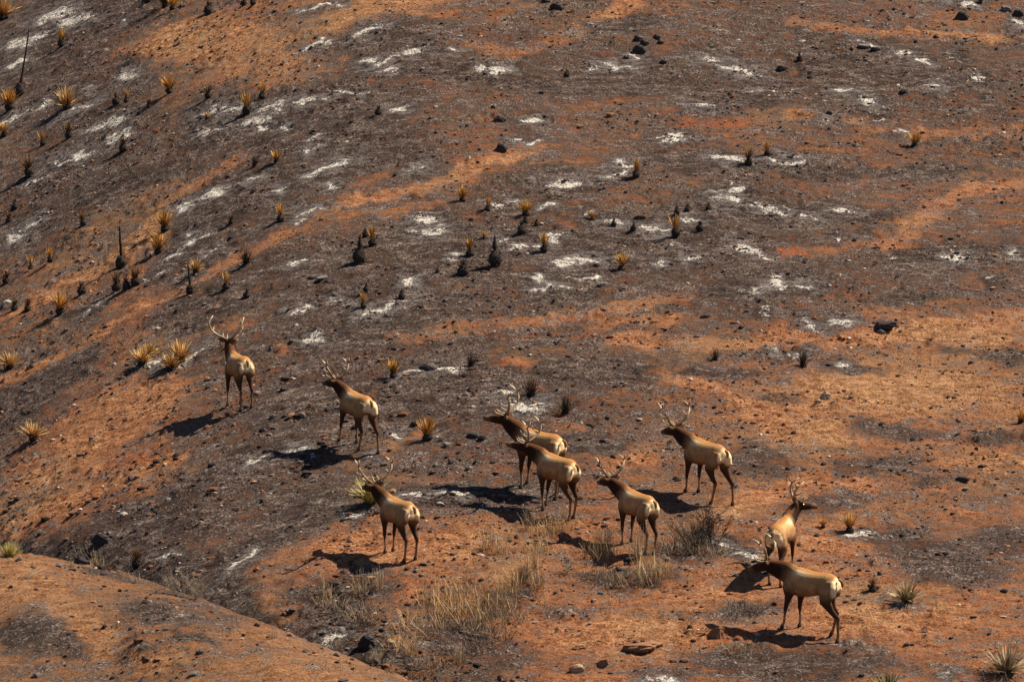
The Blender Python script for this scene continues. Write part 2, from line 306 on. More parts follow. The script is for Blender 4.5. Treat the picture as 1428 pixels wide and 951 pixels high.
def ground_material():
    m, n, l, b = mat('burnt_soil')
    g = n.new('ShaderNodeNewGeometry'); P = g.outputs['Position']
    ch = attr(n, 'char').outputs['Fac']; ash = attr(n, 'ash').outputs['Fac']; red = attr(n, 'red').outputs['Fac']; dust = attr(n, 'dust').outputs['Fac']
    mp = n.new('ShaderNodeMapping'); mp.inputs['Scale'].default_value = (.5, 1, 1.2); l.new(P, mp.inputs[0]); Q = mp.outputs[0]; n1 = noise(n, l, Q, 1.6, 8, .72); n2 = noise(n, l, Q, 5.5, 7, .75); n3 = noise(n, l, P, 19, 5, .8); n4 = noise(n, l, P, 70, 2, .6)
    soil = ramp(n, [(.38, (.06, .024, .014)), (.455, (.19, .070, .030)), (.525, (.40, .165, .068)), (.60, (.72, .40, .20))])
    l.new(mth(n, l, 'ADD', mth(n, l, 'MULTIPLY', n2, .5), mth(n, l, 'MULTIPLY', n3, .5)), soil.inputs[0])
    burn = ramp(n, [(.40, (.007, .006, .006)), (.465, (.024, .020, .019)), (.53, (.068, .057, .053)), (.60, (.29, .25, .23))])
    l.new(mth(n, l, 'ADD', mth(n, l, 'MULTIPLY', n2, .35), mth(n, l, 'MULTIPLY', n3, .65)), burn.inputs[0])
    dk1 = ramp(n, [(.38, (.30, .29, .30)), (.50, (.85, .84, .84)), (.60, (1.5, 1.42, 1.38))]); l.new(n1, dk1.inputs[0])
    bmx = n.new('ShaderNodeMix'); bmx.data_type = 'RGBA'; bmx.blend_type = 'MULTIPLY'; bmx.inputs[0].default_value = 1; l.new(burn.outputs[0], bmx.inputs[6]); l.new(dk1.outputs[0], bmx.inputs[7])
    redc = ramp(n, [(.35, (.11, .024, .010)), (.6, (.40, .105, .028))]); l.new(n3, redc.inputs[0])
    soil2 = mixc(n, l, mth(n, l, 'MULTIPLY', red, .9), soil.outputs[0], redc.outputs[0])
    dry = attr(n, 'dry').outputs['Fac']; goldc = ramp(n, [(.39, (.10, .052, .027)), (.485, (.26, .135, .060)), (.53, (.41, .225, .105)), (.60, (.72, .47, .25))]); l.new(mth(n, l, 'ADD', mth(n, l, 'MULTIPLY', n2, .5), mth(n, l, 'MULTIPLY', n3, .5)), goldc.inputs[0])
    tanm = n.new('ShaderNodeMapRange'); tanm.inputs[1].default_value = .48; tanm.inputs[2].default_value = .62; tanm.inputs[4].default_value = .6; l.new(noise(n, l, P, .35, 4, .6), tanm.inputs[0])
    soil2 = mixc(n, l, mth(n, l, 'MAXIMUM', dry, tanm.outputs[0]), soil2, goldc.outputs[0])
    # char coverage
    v = mth(n, l, 'MULTIPLY_ADD', ch, 1.9, -.98)
    v = mth(n, l, 'ADD', v, mth(n, l, 'MULTIPLY_ADD', n1, 3.4, -1.7))
    v = mth(n, l, 'ADD', v, mth(n, l, 'MULTIPLY_ADD', n2, 5.4, -2.7))
    v = mth(n, l, 'ADD', v, mth(n, l, 'MULTIPLY_ADD', n3, 3.4, -1.7))
    v = mth(n, l, 'SUBTRACT', v, mth(n, l, 'MULTIPLY', red, .5))
    k = n.new('ShaderNodeMapRange'); k.inputs[1].default_value = -.30; k.inputs[2].default_value = .26; l.new(v, k.inputs[0])
    k.inputs[4].default_value = .93
    c = mixc(n, l, k.outputs[0], soil2, bmx.outputs[2])
    # grey ash dust and white ash
    dv = mth(n, l, 'ADD', dust, mth(n, l, 'MULTIPLY_ADD', n2, 2.2, -1.25)); dv = mth(n, l, 'ADD', dv, mth(n, l, 'MULTIPLY_ADD', n3, 1.6, -.85))
    dk = n.new('ShaderNodeMapRange'); dk.inputs[1].default_value = .15; dk.inputs[2].default_value = .7; dk.inputs[4].default_value = .75; l.new(dv, dk.inputs[0])
    c = mixc(n, l, mth(n, l, 'MULTIPLY', dk.outputs[0], mth(n, l, 'GREATER_THAN', dust, .02)), c, (.215, .195, .19))
    av = mth(n, l, 'ADD', ash, mth(n, l, 'MULTIPLY_ADD', n2, 4.2, -2.25)); av = mth(n, l, 'ADD', av, mth(n, l, 'MULTIPLY_ADD', n3, 4.4, -2.25))
    ak = n.new('ShaderNodeMapRange'); ak.inputs[1].default_value = .5; ak.inputs[2].default_value = .95; l.new(av, ak.inputs[0])
    ashc = ramp(n, [(.42, (.22, .20, .18)), (.53, (.80, .75, .67))]); l.new(n3, ashc.inputs[0])
    c = mixc(n, l, mth(n, l, 'MULTIPLY', ak.outputs[0], mth(n, l, 'GREATER_THAN', ash, .03)), c, ashc.outputs[0])
    # small pale and black grit
    gr = ramp(n, [(.0, (0, 0, 0)), (.655, (0, 0, 0)), (.69, (1, 1, 1))]); l.new(n4, gr.inputs[0])
    c = mixc(n, l, mth(n, l, 'MULTIPLY', gr.outputs[0], .45), c, (.40, .30, .23))
    gd = ramp(n, [(.0, (1, 1, 1)), (.33, (1, 1, 1)), (.38, (0, 0, 0))]); l.new(n4, gd.inputs[0])
    c = mixc(n, l, mth(n, l, 'MULTIPLY', gd.outputs[0], .55), c, (.035, .022, .018))
    l.new(c, b.inputs['Base Color']); b.inputs['Roughness'].default_value = .95; b.inputs['Specular IOR Level'].default_value = .12
    bm_ = n.new('ShaderNodeBump'); bm_.inputs['Strength'].default_value = 1; bm_.inputs['Distance'].default_value = .11
    l.new(mth(n, l, 'ADD', mth(n, l, 'MULTIPLY', n3, .8), mth(n, l, 'ADD', mth(n, l, 'MULTIPLY', n4, .3), mth(n, l, 'MULTIPLY', n2, 1.2))), bm_.inputs['Height'])
    l.new(bm_.outputs[0], b.inputs['Normal'])
    return m

def attr_material(name, rough=.85, bump=0, scale=60, vary=.25, spec=.2):
    m, n, l, b = mat(name)
    a = attr(n, 'col').outputs['Color']
    tc = n.new('ShaderNodeTexCoord').outputs['Object']
    f = noise(n, l, tc, scale, 4, .65)
    r = ramp(n, [(.3, (1-vary,)*3), (.7, (1+vary*.0,)*3)]); l.new(f, r.inputs[0])
    mx = n.new('ShaderNodeMix'); mx.data_type = 'RGBA'; mx.blend_type = 'MULTIPLY'; mx.inputs[0].default_value = 1
    l.new(a, mx.inputs[6]); l.new(r.outputs[0], mx.inputs[7]); l.new(mx.outputs[2], b.inputs['Base Color'])
    b.inputs['Roughness'].default_value = rough; b.inputs['Specular IOR Level'].default_value = spec
    if bump:
        q = n.new('ShaderNodeBump'); q.inputs['Strength'].default_value = bump; q.inputs['Distance'].default_value = .02
        l.new(f, q.inputs['Height']); l.new(q.outputs[0], b.inputs['Normal'])
    return m
M_GROUND = ground_material()
M_COAT = attr_material('elk_coat', .8, .5, 55, .28, .1)
M_ANTLER = attr_material('antler_bone', .55, .2, 40, .2, .3)
M_HOOF = attr_material('hoof_horn', .6, 0, 40, .2)
M_LEAF = attr_material('dry_leaf', .7, 0, 14, .3)
M_CHARCOAL = attr_material('charred_plant', .95, .8, 30, .5, .1)
M_STRAW = attr_material('dry_grass', .8, 0, 9, .25)
M_ROCK = attr_material('rock_face', .92, .8, 14, .45, .15)
M_GRIT = attr_material('grit', .95, .4, 20, .4, .1)
def eye_mat():
    m, n, l, b = mat('dark_eye'); b.inputs['Base Color'].default_value = (.01, .007, .005, 1); b.inputs['Roughness'].default_value = .15; return m
M_EYE = eye_mat()

# ------------------------------------------------------------------ tagging
def tag(o, label, cat, group=None, kind=None):
    o['label'] = label; o['category'] = cat
    if group: o['group'] = group
    if kind: o['kind'] = kind
    return o
def link(name, me, parent=None):
    o = bpy.data.objects.new(name, me); COL.objects.link(o)
    if parent: o.parent = parent
    return o

# ------------------------------------------------------------------ ground object
ny, nx = XX.shape
idx = np.arange(nx*ny).reshape(ny, nx)
F = np.stack([idx[:-1, :-1], idx[:-1, 1:], idx[1:, 1:], idx[1:, :-1]], -1).reshape(-1, 4)
V = np.stack([XX, YY, HH], -1).reshape(-1, 3)
me = new_mesh('hillside', V, F, [M_GROUND], True, {'char': CHAR.ravel(), 'ash': ASH.ravel(), 'red': RED.ravel(), 'dust': DUST.ravel(), 'dry': np.maximum(MM*.5, DRY*.7).ravel()})
o = link('hillside', me); o['kind'] = 'structure'

# ------------------------------------------------------------------ generic geometry
def tube(pts, rad, n=10, up=None, wobble=0):
    """lofted tube; rad entries are r or (side, vertical)"""
    P = [Vector(p) for p in pts]; V = []; F = []
    m = len(P)
    for i, p in enumerate(P):
        t = (P[min(i+1, m-1)]-P[max(i-1, 0)]).normalized()
        u0 = Vector(up) if up else (Vector((0, 0, 1)) if abs(t.z) < .8 else Vector((1, 0, 0)))
        s = u0.cross(t).normalized(); u = t.cross(s).normalized()
        r = rad[i]; rs, ru = r if isinstance(r, tuple) else (r, r)
        for k in range(n):
            a = 2*math.pi*k/n; q = 1+(random.uniform(-wobble, wobble) if wobble else 0)
            V.append(p+s*(rs*math.cos(a)*q)+u*(ru*math.sin(a)*q))
    for i in range(m-1):
        for k in range(n):
            a = i*n+k; b = i*n+(k+1) % n
            F.append((a, b, b+n, a+n))
    c0 = len(V); V.append(P[0]); V.append(P[-1])
    for k in range(n):
        F.append((c0, (k+1) % n, k, c0)); F.append((c0+1, (m-1)*n+k, (m-1)*n+(k+1) % n, c0+1))
    return V, F
class Soup:
    def __init__(s): s.V = []; s.F = []; s.C = []
    def add(s, V, F, c):
        b = len(s.V); s.V += [tuple(v) for v in V]
        s.F += [tuple(i+b for i in dict.fromkeys(f)) for f in F]
        s.C += [c(i) if callable(c) else c for i in range(len(V))]
    def mesh(s, name, m, smooth=True):
        me = bpy.data.meshes.new(name); me.from_pydata(s.V, [], s.F); me.materials.append(m)
        a = me.attributes.new('col', 'FLOAT_COLOR', 'POINT')
        C = np.array(s.C, np.float32); C = np.concatenate([C, np.ones((len(C), 1), np.float32)], 1); a.data.foreach_set('color', C.ravel())
        me.polygons.foreach_set('use_smooth', [smooth]*len(me.polygons)); me.update(); return me

# ------------------------------------------------------------------ ELK
def rotz(v, a): c, s = math.cos(a), math.sin(a); return Vector((v[0]*c-v[1]*s, v[0]*s+v[1]*c, v[2]))
HIND = [((-.43, .07, 1.19), (.03, .05)), ((-.43, .085, 1.14), (.085, .13)), ((-.42, .10, 1.04), (.112, .18)), ((-.38, .125, .90), (.10, .18)), ((-.33, .135, .76), (.075, .125)), ((-.43, .125, .60), (.045, .070)), ((-.545, .115, .47), (.034, .052)), ((-.53, .115, .36), (.026, .034)), ((-.50, .115, .14), (.024, .028)), ((-.485, .115, .09), (.030, .033)), ((-.455, .115, .03), (.032, .036))]
FORE = [((.37, .06, 1.12), (.03, .05)), ((.375, .08, 1.06), (.08, .11)), ((.38, .095, .98), (.095, .15)), ((.38, .12, .84), (.08, .135)), ((.35, .135, .70), (.058, .088)), ((.37, .13, .56), (.040, .054)), ((.385, .125, .42), (.036, .042)), ((.38, .125, .34), (.025, .029)), ((.375, .12, .15), (.023, .026)), ((.385, .12, .09), (.029, .032)), ((.41, .12, .03), (.031, .036))]
TORSO_ = [((-.655, 1.10), .03, .05), ((-.63, 1.10), .09, .12), ((-.57, 1.085), .145, .185), ((-.45, 1.075), .180, .225), ((-.28, 1.055), .190, .235), ((-.10, 1.035), .205, .240), ((.08, 1.01), .215, .262), ((.24, .995), .21, .283), ((.38, 1.005), .185, .29), ((.50, 1.03), .150, .25), ((.60, 1.06), .11, .19), ((.66, 1.08), .07, .11)]
TORSO = [((x*.88, z-.005+.05*(x < -.2)*0), a*.98, b*(1.04-.05*math.exp(-((x+.25)/.18)**2))) for (x, z), a, b in TORSO_]
def make_elk(label, px, py, theta, neck=(0, 42), head=(0, -12), feet=(0, 0, 0, 0), scale=1.0, antler=1.0, neck_len=.41, asym=1.0, wide=1.0, pitch_adj=0):
    """neck/head = (yaw relative to body, elevation) in degrees; feet = fore-aft offsets fore-left, fore-right, hind-left, hind-right"""
    gx_, gy_, gz_ = at(px, py); th = R(theta)
    root = bpy.data.objects.new('elk', None); COL.objects.link(root); root.location = (gx_, gy_, gz_); root.rotation_euler = (0, 0, th)
    root.scale = (scale, scale, scale*.90); root.empty_display_size = .3
    tag(root, label, 'elk', 'elk herd crossing the burnt slope')
    def gl(x, y):
        q = rotz((x*scale, y*scale, 0), th); return (float(ground(gx_+q.x, gy_+q.y))-gz_)/(scale*.90)
    legs = []
    for nm, T, sgn, off in (('f', FORE, 1, feet[0]), ('f', FORE, -1, feet[1]), ('h', HIND, 1, feet[2]), ('h', HIND, -1, feet[3])):
        hx = T[-1][0][0]+off; hy = T[-1][0][1]*sgn
        legs.append([nm, T, sgn, Vector((hx, hy, gl(hx, hy)+.02))])
    zf = (legs[0][3].z+legs[1][3].z)/2; zh = (legs[2][3].z+legs[3][3].z)/2
    pit = math.atan2((zf-zh)*.55, .87)+R(pitch_adj); zc = (zf+zh)/2-.02
    cpz, spz = math.cos(pit), math.sin(pit)
    def B(x, y, z):   # torso rest -> posed
        z0 = z-1.0; return Vector((x*cpz-z0*spz, y, 1.0+x*spz+z0*cpz+zc))
    S_ = Soup(); prim = []    # prim: (points, radii, region)
    def part(pts, rad, region, n=14, up=None):
        V, F = tube(pts, rad, n, up); S_.add(V, F, (0, 0, 0)); prim.append((np.array([tuple(p) for p in pts]), np.array([(r if isinstance(r, tuple) else (r, r)) for r in rad]).mean(1), region))
    part([B(x, 0, z) for (x, z), _, _ in TORSO], [(a, b) for _, a, b in TORSO], 'torso', 20, (0, 0, 1))
    # loin / withers bulge
    part([B(.16, 0, 1.16), B(.36, 0, 1.20), B(.50, 0, 1.17)], [(.05, .06), (.075, .105), (.06, .07)], 'torso', 12, (0, 0, 1))
    hooves = []
    for nm, T, sgn, P in legs:
        t0 = Vector(T[0][0]); p0 = Vector(T[-1][0]); top = B(t0.x, t0.y*sgn, t0.z); pts = []
        for (j, _) in T:
            j = Vector(j); s = (t0.z-j.z)/(t0.z-p0.z)
            base = t0.lerp(p0, s); d = j-base; pts.append(top.lerp(P+Vector((0, 0, .0)), s)+Vector((d.x, d.y*sgn, d.z)))
        part(pts, [r for _, r in T], 'fore' if nm == 'f' else 'hind', 12, (1, 0, 0))
        hooves.append((P, pts[-2]))
    # neck
    ny_, ne = R(neck[0]), R(neck[1])
    nd = Vector((math.cos(ne)*math.cos(ny_), math.cos(ne)*math.sin(ny_), math.sin(ne)))
    n0 = B(.42, 0, 1.08); n1 = B(.57, 0, 1.14)
    L = neck_len
    mid = n1+Vector((math.cos(ne*.8)*math.cos(ny_*.6), math.cos(ne*.8)*math.sin(ny_*.6), math.sin(ne*.8)))*L*.45
    n3 = mid+nd*L*.42; n4 = n3+nd*L*.18
    part([n0, n1, mid, n3, n4], [(.14, .225), (.135, .22), (.115, .185), (.098, .140), (.088, .108)], 'neck', 14, None)
    # mane fringe under the neck
    part([n1-Vector((0, 0, .10)), mid-Vector((0, 0, .085)), n3-Vector((0, 0, .05))], [(.075, .12), (.07, .115), (.05, .07)], 'neck', 10)
    # head
    hy_, he = R(neck[0]+head[0]), R(head[1])
    f = Vector((math.cos(he)*math.cos(hy_), math.cos(he)*math.sin(hy_), math.sin(he)))
    lft = Vector((-math.sin(hy_), math.cos(hy_), 0)); u = f.cross(lft).normalized()
    h0 = n4+f*.0
    part([h0-f*.07, h0, h0+f*.10, h0+f*.20, h0+f*.30, h0+f*.37, h0+f*.405], [(.06, .065), (.094, .112), (.092, .114), (.068, .090), (.053, .067), (.051, .058), (.034, .038)], 'head', 14, tuple(u))
    part([h0+f*.02-u*.05, h0+f*.14-u*.065, h0+f*.27-u*.045], [(.05, .045), (.045, .042), (.03, .028)], 'head', 10, tuple(u))
    for s in (1, -1):
        e0 = h0-f*.035+lft*(.06*s)+u*.045
        ed = (lft*s*.92+u*.30-f*.28).normalized()
        part([e0, e0+ed*.05, e0+ed*.12, e0+ed*.19], [(.026, .024), (.062, .024), (.056, .020), (.012, .010)], 'ear', 8, tuple(f))
    # tail
    t0 = B(-.645, 0, 1.20); part([t0+Vector((.06, 0, .02)), t0+Vector((-.015, 0, -.02)), t0+Vector((-.03, 0, -.09)), t0+Vector((-.015, 0, -.15))], [.03, .038, .034, .014], 'tail', 8, (1, 0, 0))
    me = bpy.data.meshes.new('elk_body'); me.from_pydata(S_.V, [], S_.F)
    tmp = link('tmp', me)
    rm = tmp.modifiers.new('r', 'REMESH'); rm.mode = 'VOXEL'; rm.voxel_size = .0165; rm.use_smooth_shade = True
    sm = tmp.modifiers.new('s', 'SMOOTH'); sm.factor = .5; sm.iterations = 4
    dg = bpy.context.evaluated_depsgraph_get(); ev = tmp.evaluated_get(dg)
    body = bpy.data.meshes.new_from_object(ev); bpy.data.objects.remove(tmp); bpy.data.meshes.remove(me)
    body.name = 'elk_body'
    nv = len(body.vertices); co = np.empty(nv*3, np.float32); body.vertices.foreach_get('co', co); co = co.reshape(-1, 3).astype(float)
    # torso rest coords
    xr = co[:, 0]; zr = co[:, 2]-1.0-zc
    xt = xr*cpz+zr*spz; zt = 1.0-xr*spz+zr*cpz; yt = co[:, 1]
    W = {}; TT = {}
    for pts, rr, reg in prim:
        best = np.full(nv, 1e9); bt = np.zeros(nv)
        for i in range(len(pts)-1):
            a, b = pts[i], pts[i+1]; e = b-a; t = np.clip(((co-a)@e)/(e@e), 0, 1)
            d = np.linalg.norm(co-a-t[:, None]*e, axis=1)/((rr[i]*(1-t)+rr[i+1]*t)+.01)-1
            d = d*(.5*(rr[i]*(1-t)+rr[i+1]*t)+.03)
            k = d < best; best[k] = d[k]; bt[k] = (i+t[k])/(len(pts)-1)
        wgt = np.exp(-np.clip(best, -.2, 1)*70)
        if reg not in W: W[reg] = np.zeros(nv); TT[reg] = np.zeros(nv)
        u_ = wgt > W[reg]; TT[reg][u_] = bt[u_]; W[reg] = np.maximum(W[reg], wgt)
    def c(*v): return np.array(v)[None, :]
    def mixv(a, b, t): return a*(1-t[:, None])+b*t[:, None]
    nz = vnoise(co[:, 0]*9+px, co[:, 2]*9+co[:, 1]*7, 3)
    nz2 = vnoise(co[:, 0]*26+px, co[:, 2]*40+co[:, 1]*22, 7)
    flank = c(.40, .22, .098)*(1+.45*(nz[:, None]-.5)+.35*(nz2[:, None]-.5))
    spine = c(.38, .155, .042)
    dark = c(.085, .034, .016)
    cream = c(.90, .66, .37)*(1+.25*(nz2[:, None]-.5))
    # torso
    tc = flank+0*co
    tc = mixv(tc, c(.62, .36, .14)+0*co, .65*sstep(1.10, 1.24, zt))  # sunlit golden highlight painted into the coat along the upper back
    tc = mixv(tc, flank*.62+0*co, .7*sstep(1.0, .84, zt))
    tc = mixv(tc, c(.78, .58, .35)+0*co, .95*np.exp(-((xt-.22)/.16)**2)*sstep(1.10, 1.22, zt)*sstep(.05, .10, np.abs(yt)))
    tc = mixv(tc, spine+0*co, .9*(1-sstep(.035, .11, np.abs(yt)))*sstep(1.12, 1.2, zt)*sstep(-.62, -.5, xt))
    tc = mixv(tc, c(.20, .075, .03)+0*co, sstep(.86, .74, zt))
    tc = mixv(tc, c(.07, .030, .013)+0*co, .9*sstep(.34, .54, xt+.08*(nz-.5)))
    tc = mixv(tc, c(.17, .08, .038)+0*co, .6*np.exp(-((xt-.30+.25*(1.0-zt))/.035)**2)*sstep(1.1, .95, zt))  # muscle shading painted as a darker line behind the shoulder
    tc = mixv(tc, c(.16, .075, .035)+0*co, .55*np.exp(-((xt+.26-.25*(1.0-zt))/.04)**2)*sstep(1.12, .95, zt))  # painted shade of the muscle crease in front of the thigh
    rump = sstep(-.50, -.56, xt+.10*np.abs(yt)+.12*(1.1-zt))*sstep(.80, .92, zt)
    edge = np.exp(-((xt+.10*np.abs(yt)+.12*(1.1-zt)+.50)/.03)**2)*sstep(1.22, 1.1, zt)*sstep(.70, .8, zt)
    tc = mixv(tc, c(.16, .07, .03)+0*co, .7*edge)
    tc = mixv(tc, cream+0*co, rump)
    zl = zt
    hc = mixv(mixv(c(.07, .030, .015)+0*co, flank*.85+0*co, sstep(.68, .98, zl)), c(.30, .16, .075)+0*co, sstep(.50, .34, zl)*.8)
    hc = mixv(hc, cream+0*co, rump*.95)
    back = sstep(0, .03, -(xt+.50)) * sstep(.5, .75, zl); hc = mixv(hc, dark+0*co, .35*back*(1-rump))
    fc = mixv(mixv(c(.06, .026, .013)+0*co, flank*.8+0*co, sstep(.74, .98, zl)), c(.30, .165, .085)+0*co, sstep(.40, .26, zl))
    tn = TT['neck']
    upn = np.zeros(nv)
    for k in range(nv): pass
    # nape is redder than throat: measured above the neck axis
    ax = np.array([tuple(p) for p in (n0, n1, mid, n3, n4)]); q = tn*4; i = np.clip(q.astype(int), 0, 3); t = q-i
    axp = ax[i]*(1-t[:, None])+ax[i+1]*t[:, None]
    up_ = (co-axp)@np.array((-nd.x*nd.z, -nd.y*nd.z, 1-nd.z*nd.z))/max(.2, math.sqrt(1-nd.z**2))
    nc = mixv(c(.026, .011, .006)+0*co, c(.11, .040, .013)+0*co, sstep(.075, .15, up_))
    nc = mixv(flank*.6+0*co, nc, sstep(.0, .34, tn+.12*(nz2-.5)))
    hd = (co-np.array(tuple(h0)))@np.array(tuple(f)); hu = (co-np.array(tuple(h0)))@np.array(tuple(u))
    hcx = mixv(c(.042, .018, .009)+0*co, c(.12, .05, .02)+0*co, sstep(.05, .09, hu))
    hcx = mixv(hcx, c(.20, .12, .075)+0*co, sstep(.22, .33, hd)*.7); hcx = mixv(hcx, c(.02, .014, .012)+0*co, sstep(.365, .40, hd))
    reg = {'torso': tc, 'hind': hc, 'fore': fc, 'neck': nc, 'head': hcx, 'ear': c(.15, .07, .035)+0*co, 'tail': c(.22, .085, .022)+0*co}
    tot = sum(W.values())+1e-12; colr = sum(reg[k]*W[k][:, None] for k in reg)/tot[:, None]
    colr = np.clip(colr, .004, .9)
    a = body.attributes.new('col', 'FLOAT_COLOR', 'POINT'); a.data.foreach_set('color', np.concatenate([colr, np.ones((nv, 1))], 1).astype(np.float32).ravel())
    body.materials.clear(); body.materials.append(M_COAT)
    body.polygons.foreach_set('use_smooth', [True]*len(body.polygons))
    link('body', body, root)
    for P, up2 in hooves:
        s = Soup()
        for e in (-.017, .017):
            V, F = tube([P+Vector((-.022, e, -.045)), P+Vector((.012, e, -.04)), P+Vector((.03, e, -.03))], [(.017, .03), (.018, .04), (.012, .018)], 8, (0, 0, 1)); s.add(V, F, (.02, .015, .013))
            V, F = tube([P+Vector((0, e, -.035)), P+Vector((-.02, e, .05))], [(.019, .036), (.017, .026)], 8, (1, 0, 0)); s.add(V, F, (.03, .02, .016))
        link('hoof', s.mesh('hoof', M_HOOF), root)
    for s in (1, -1):
        e = bpy.data.meshes.new('eye'); bm = bmesh.new(); bmesh.ops.create_icosphere(bm, subdivisions=2, radius=.019)
        bmesh.ops.translate(bm, verts=bm.verts, vec=h0+f*.10+lft*(.082*s)+u*.035); bm.to_mesh(e); bm.free(); e.materials.append(M_EYE); link('eye', e, root)
    if antler:
        for s in (1, -1):
            k = .76*antler*(asym if s < 0 else 1)
            def A(p): return h0-f*.02+f*(p[0]*k)+lft*((p[1]*wide*k+.035)*s)+u*(p[2]*k+.07)
            beam = [(0, 0, 0), (-.05, .08, .08), (-.12, .19, .16), (-.18, .30, .27), (-.20, .385, .41), (-.16, .42, .55), (-.08, .41, .67), (.02, .38, .75)]
            rad = [.033, .029, .026, .025, .023, .021, .017, .009]
            tin = [([(-.01, .01, .01), (.10, .05, .03), (.20, .085, .10), (.26, .09, .20)], [.020, .019, .015, .006]),
                   ([(-.07, .075, .07), (.03, .13, .09), (.13, .17, .16), (.18, .17, .25)], [.019, .018, .014, .006]),
                   ([(-.18, .30, .28), (-.08, .35, .31), (.01, .37, .38), (.04, .36, .46)], [.019, .017, .013, .006]),
                   ([(-.16, .42, .55), (-.23, .43, .64), (-.25, .42, .74)], [.018, .015, .006])]
            so_ = Soup()
            for pts, rr in [(beam, rad)]+tin:
                pp = [A((p[0]+random.uniform(-.012, .012), p[1]+random.uniform(-.012, .012), p[2]+random.uniform(-.012, .012))) for p in pts]
                V, F = tube(pp, rr, 8); nn = len(pp)
                so_.add(V, F, lambda i, nn=nn: tuple((1-min(1, (i//8)/nn))*q1+min(1, (i//8)/nn)*q2 for q1, q2 in zip((.15, .085, .042), (.60, .45, .28))))
            link('antler', so_.mesh('antler', M_ANTLER), root)
    return root
ELK = [
 dict(label='elk farthest up the slope, seen from behind, one antler reaching far left', px=334, py=567, theta=110, neck=(-6, 52), head=(-38, 0), feet=(.12, -.06, .0, -.04), antler=1.0, scale=1.02, wide=1.15),
 dict(label='elk striding uphill with hind legs apart, left of the lone golden yucca', px=499, py=621, theta=118, neck=(14, 34), head=(2, -8), feet=(.26, -.10, .20, -.26), antler=.85, scale=1.0),
 dict(label='large elk standing behind another, head raised and muzzle to the left', px=753, py=684, theta=134, neck=(10, 38), head=(22, 0), feet=(.0, .08, -.05, .14), antler=1.08, scale=1.08),
 dict(label='front elk of the overlapping pair, half hiding the large one', px=777, py=715, theta=126, neck=(14, 24), head=(18, 4), feet=(-.08, .16, -.08, .10), antler=1.0, scale=1.02),
 dict(label='elk nearest the gully with wide antlers before a yellowish bush', px=556, py=774, theta=120, neck=(12, 36), head=(-8, -10), feet=(-.05, .06, .03, .0), antler=1.0, wide=1.1, scale=0.99),
 dict(label='elk highest in the right half, walking left with tall curved antlers', px=984, py=694, theta=126, neck=(10, 30), head=(-6, -14), feet=(.10, -.02, .16, -.24), antler=1.0, wide=1.0, scale=1.02),
 dict(label='elk standing with its legs behind tall dry straw, beside dark twigs', px=889, py=766, theta=120, neck=(14, 30), head=(-6, -12), feet=(.0, .05, .0, .04), antler=.9, scale=0.98),
 dict(label='elk seen from behind with its head turned to the right', px=1089, py=806, theta=72, neck=(-24, 46), head=(-42, -8), feet=(0, .04, .03, .0), antler=.85, scale=0.98, wide=1.0),
 dict(label='foremost elk walking left with its neck lowered, lowest on the slope', px=1131, py=882, theta=140, neck=(4, 12), head=(14, -18), feet=(.16, -.05, -.20, .10), antler=.95, scale=1.03),
]
for e in ELK: make_elk(**e)

# ------------------------------------------------------------------ PLANTS
def blade(s, base, d, L, w_, bend, c0, c1, seg=3):
    d = Vector(d).normalized(); side = d.cross(Vector((0, 0, 1)));
    if side.length < .05: side = Vector((1, 0, 0))
    side.normalize(); side.rotate(Matrix.Rotation(random.uniform(-.9, .9), 3, d)); V = []; F = []
    p = Vector(base)
    for i in range(seg+1):
        t = i/seg; ww = w_*(1-t)**.7+.0015
        V += [p-side*ww, p+side*ww]
        d = (d+Vector((0, 0, bend/seg))).normalized(); p = p+d*(L/seg)
    for i in range(seg): F.append((2*i, 2*i+1, 2*i+3, 2*i+2))
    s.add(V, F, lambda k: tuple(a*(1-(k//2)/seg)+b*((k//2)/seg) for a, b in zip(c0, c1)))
def dirv(az, el): return Vector((math.cos(az)*math.cos(el), math.sin(az)*math.cos(el), math.sin(el)))
def jit(c, a=.25): k = random.uniform(1-a, 1+a); return tuple(v*k for v in c)
GOLD0, GOLD1 = (.50, .20, .03), (.85, .50, .12)
PALE0, PALE1 = (.44, .24, .06), (.88, .62, .24)
BLK0, BLK1 = (.012, .010, .010), (.045, .036, .032)
def charred_base(r, h, spikes=60, neck=None):
    s = Soup(); n = 7
    pts = [(0, 0, -.08)]; rad = [r*.5]
    for i in range(n+1):
        t = i/n; pts.append((random.uniform(-.01, .01), random.uniform(-.01, .01), h*t)); rad.append(r*(.62+.62*math.sin(math.pi*min(1, t*.95+.05)))*(1-.55*t**3))
    if neck:
        bx, by = neck[1], neck[2]
        for i in range(1, 7):
            t = i/6; pts.append((bx*t*t, by*t*t, h+neck[0]*t)); rad.append(r*.42*(1-t)**1.5+neck[3]*(1-.35*t))
    V, F = tube(pts, rad, 12, (1, 0, 0), .12); s.add(V, F, lambda k: jit(BLK1, .3))
    for k in range(spikes):
        t = random.random(); az = random.uniform(0, 6.283); rr = r*(.6+.5*math.sin(math.pi*t))
        blade(s, (rr*.8*math.cos(az), rr*.8*math.sin(az), h*t), dirv(az, random.uniform(-.7, .9)), r*random.uniform(.3, .8), .011, -.3, BLK1, jit((.05, .035, .025)), 2)
    return s.mesh('charred_base', M_CHARCOAL)
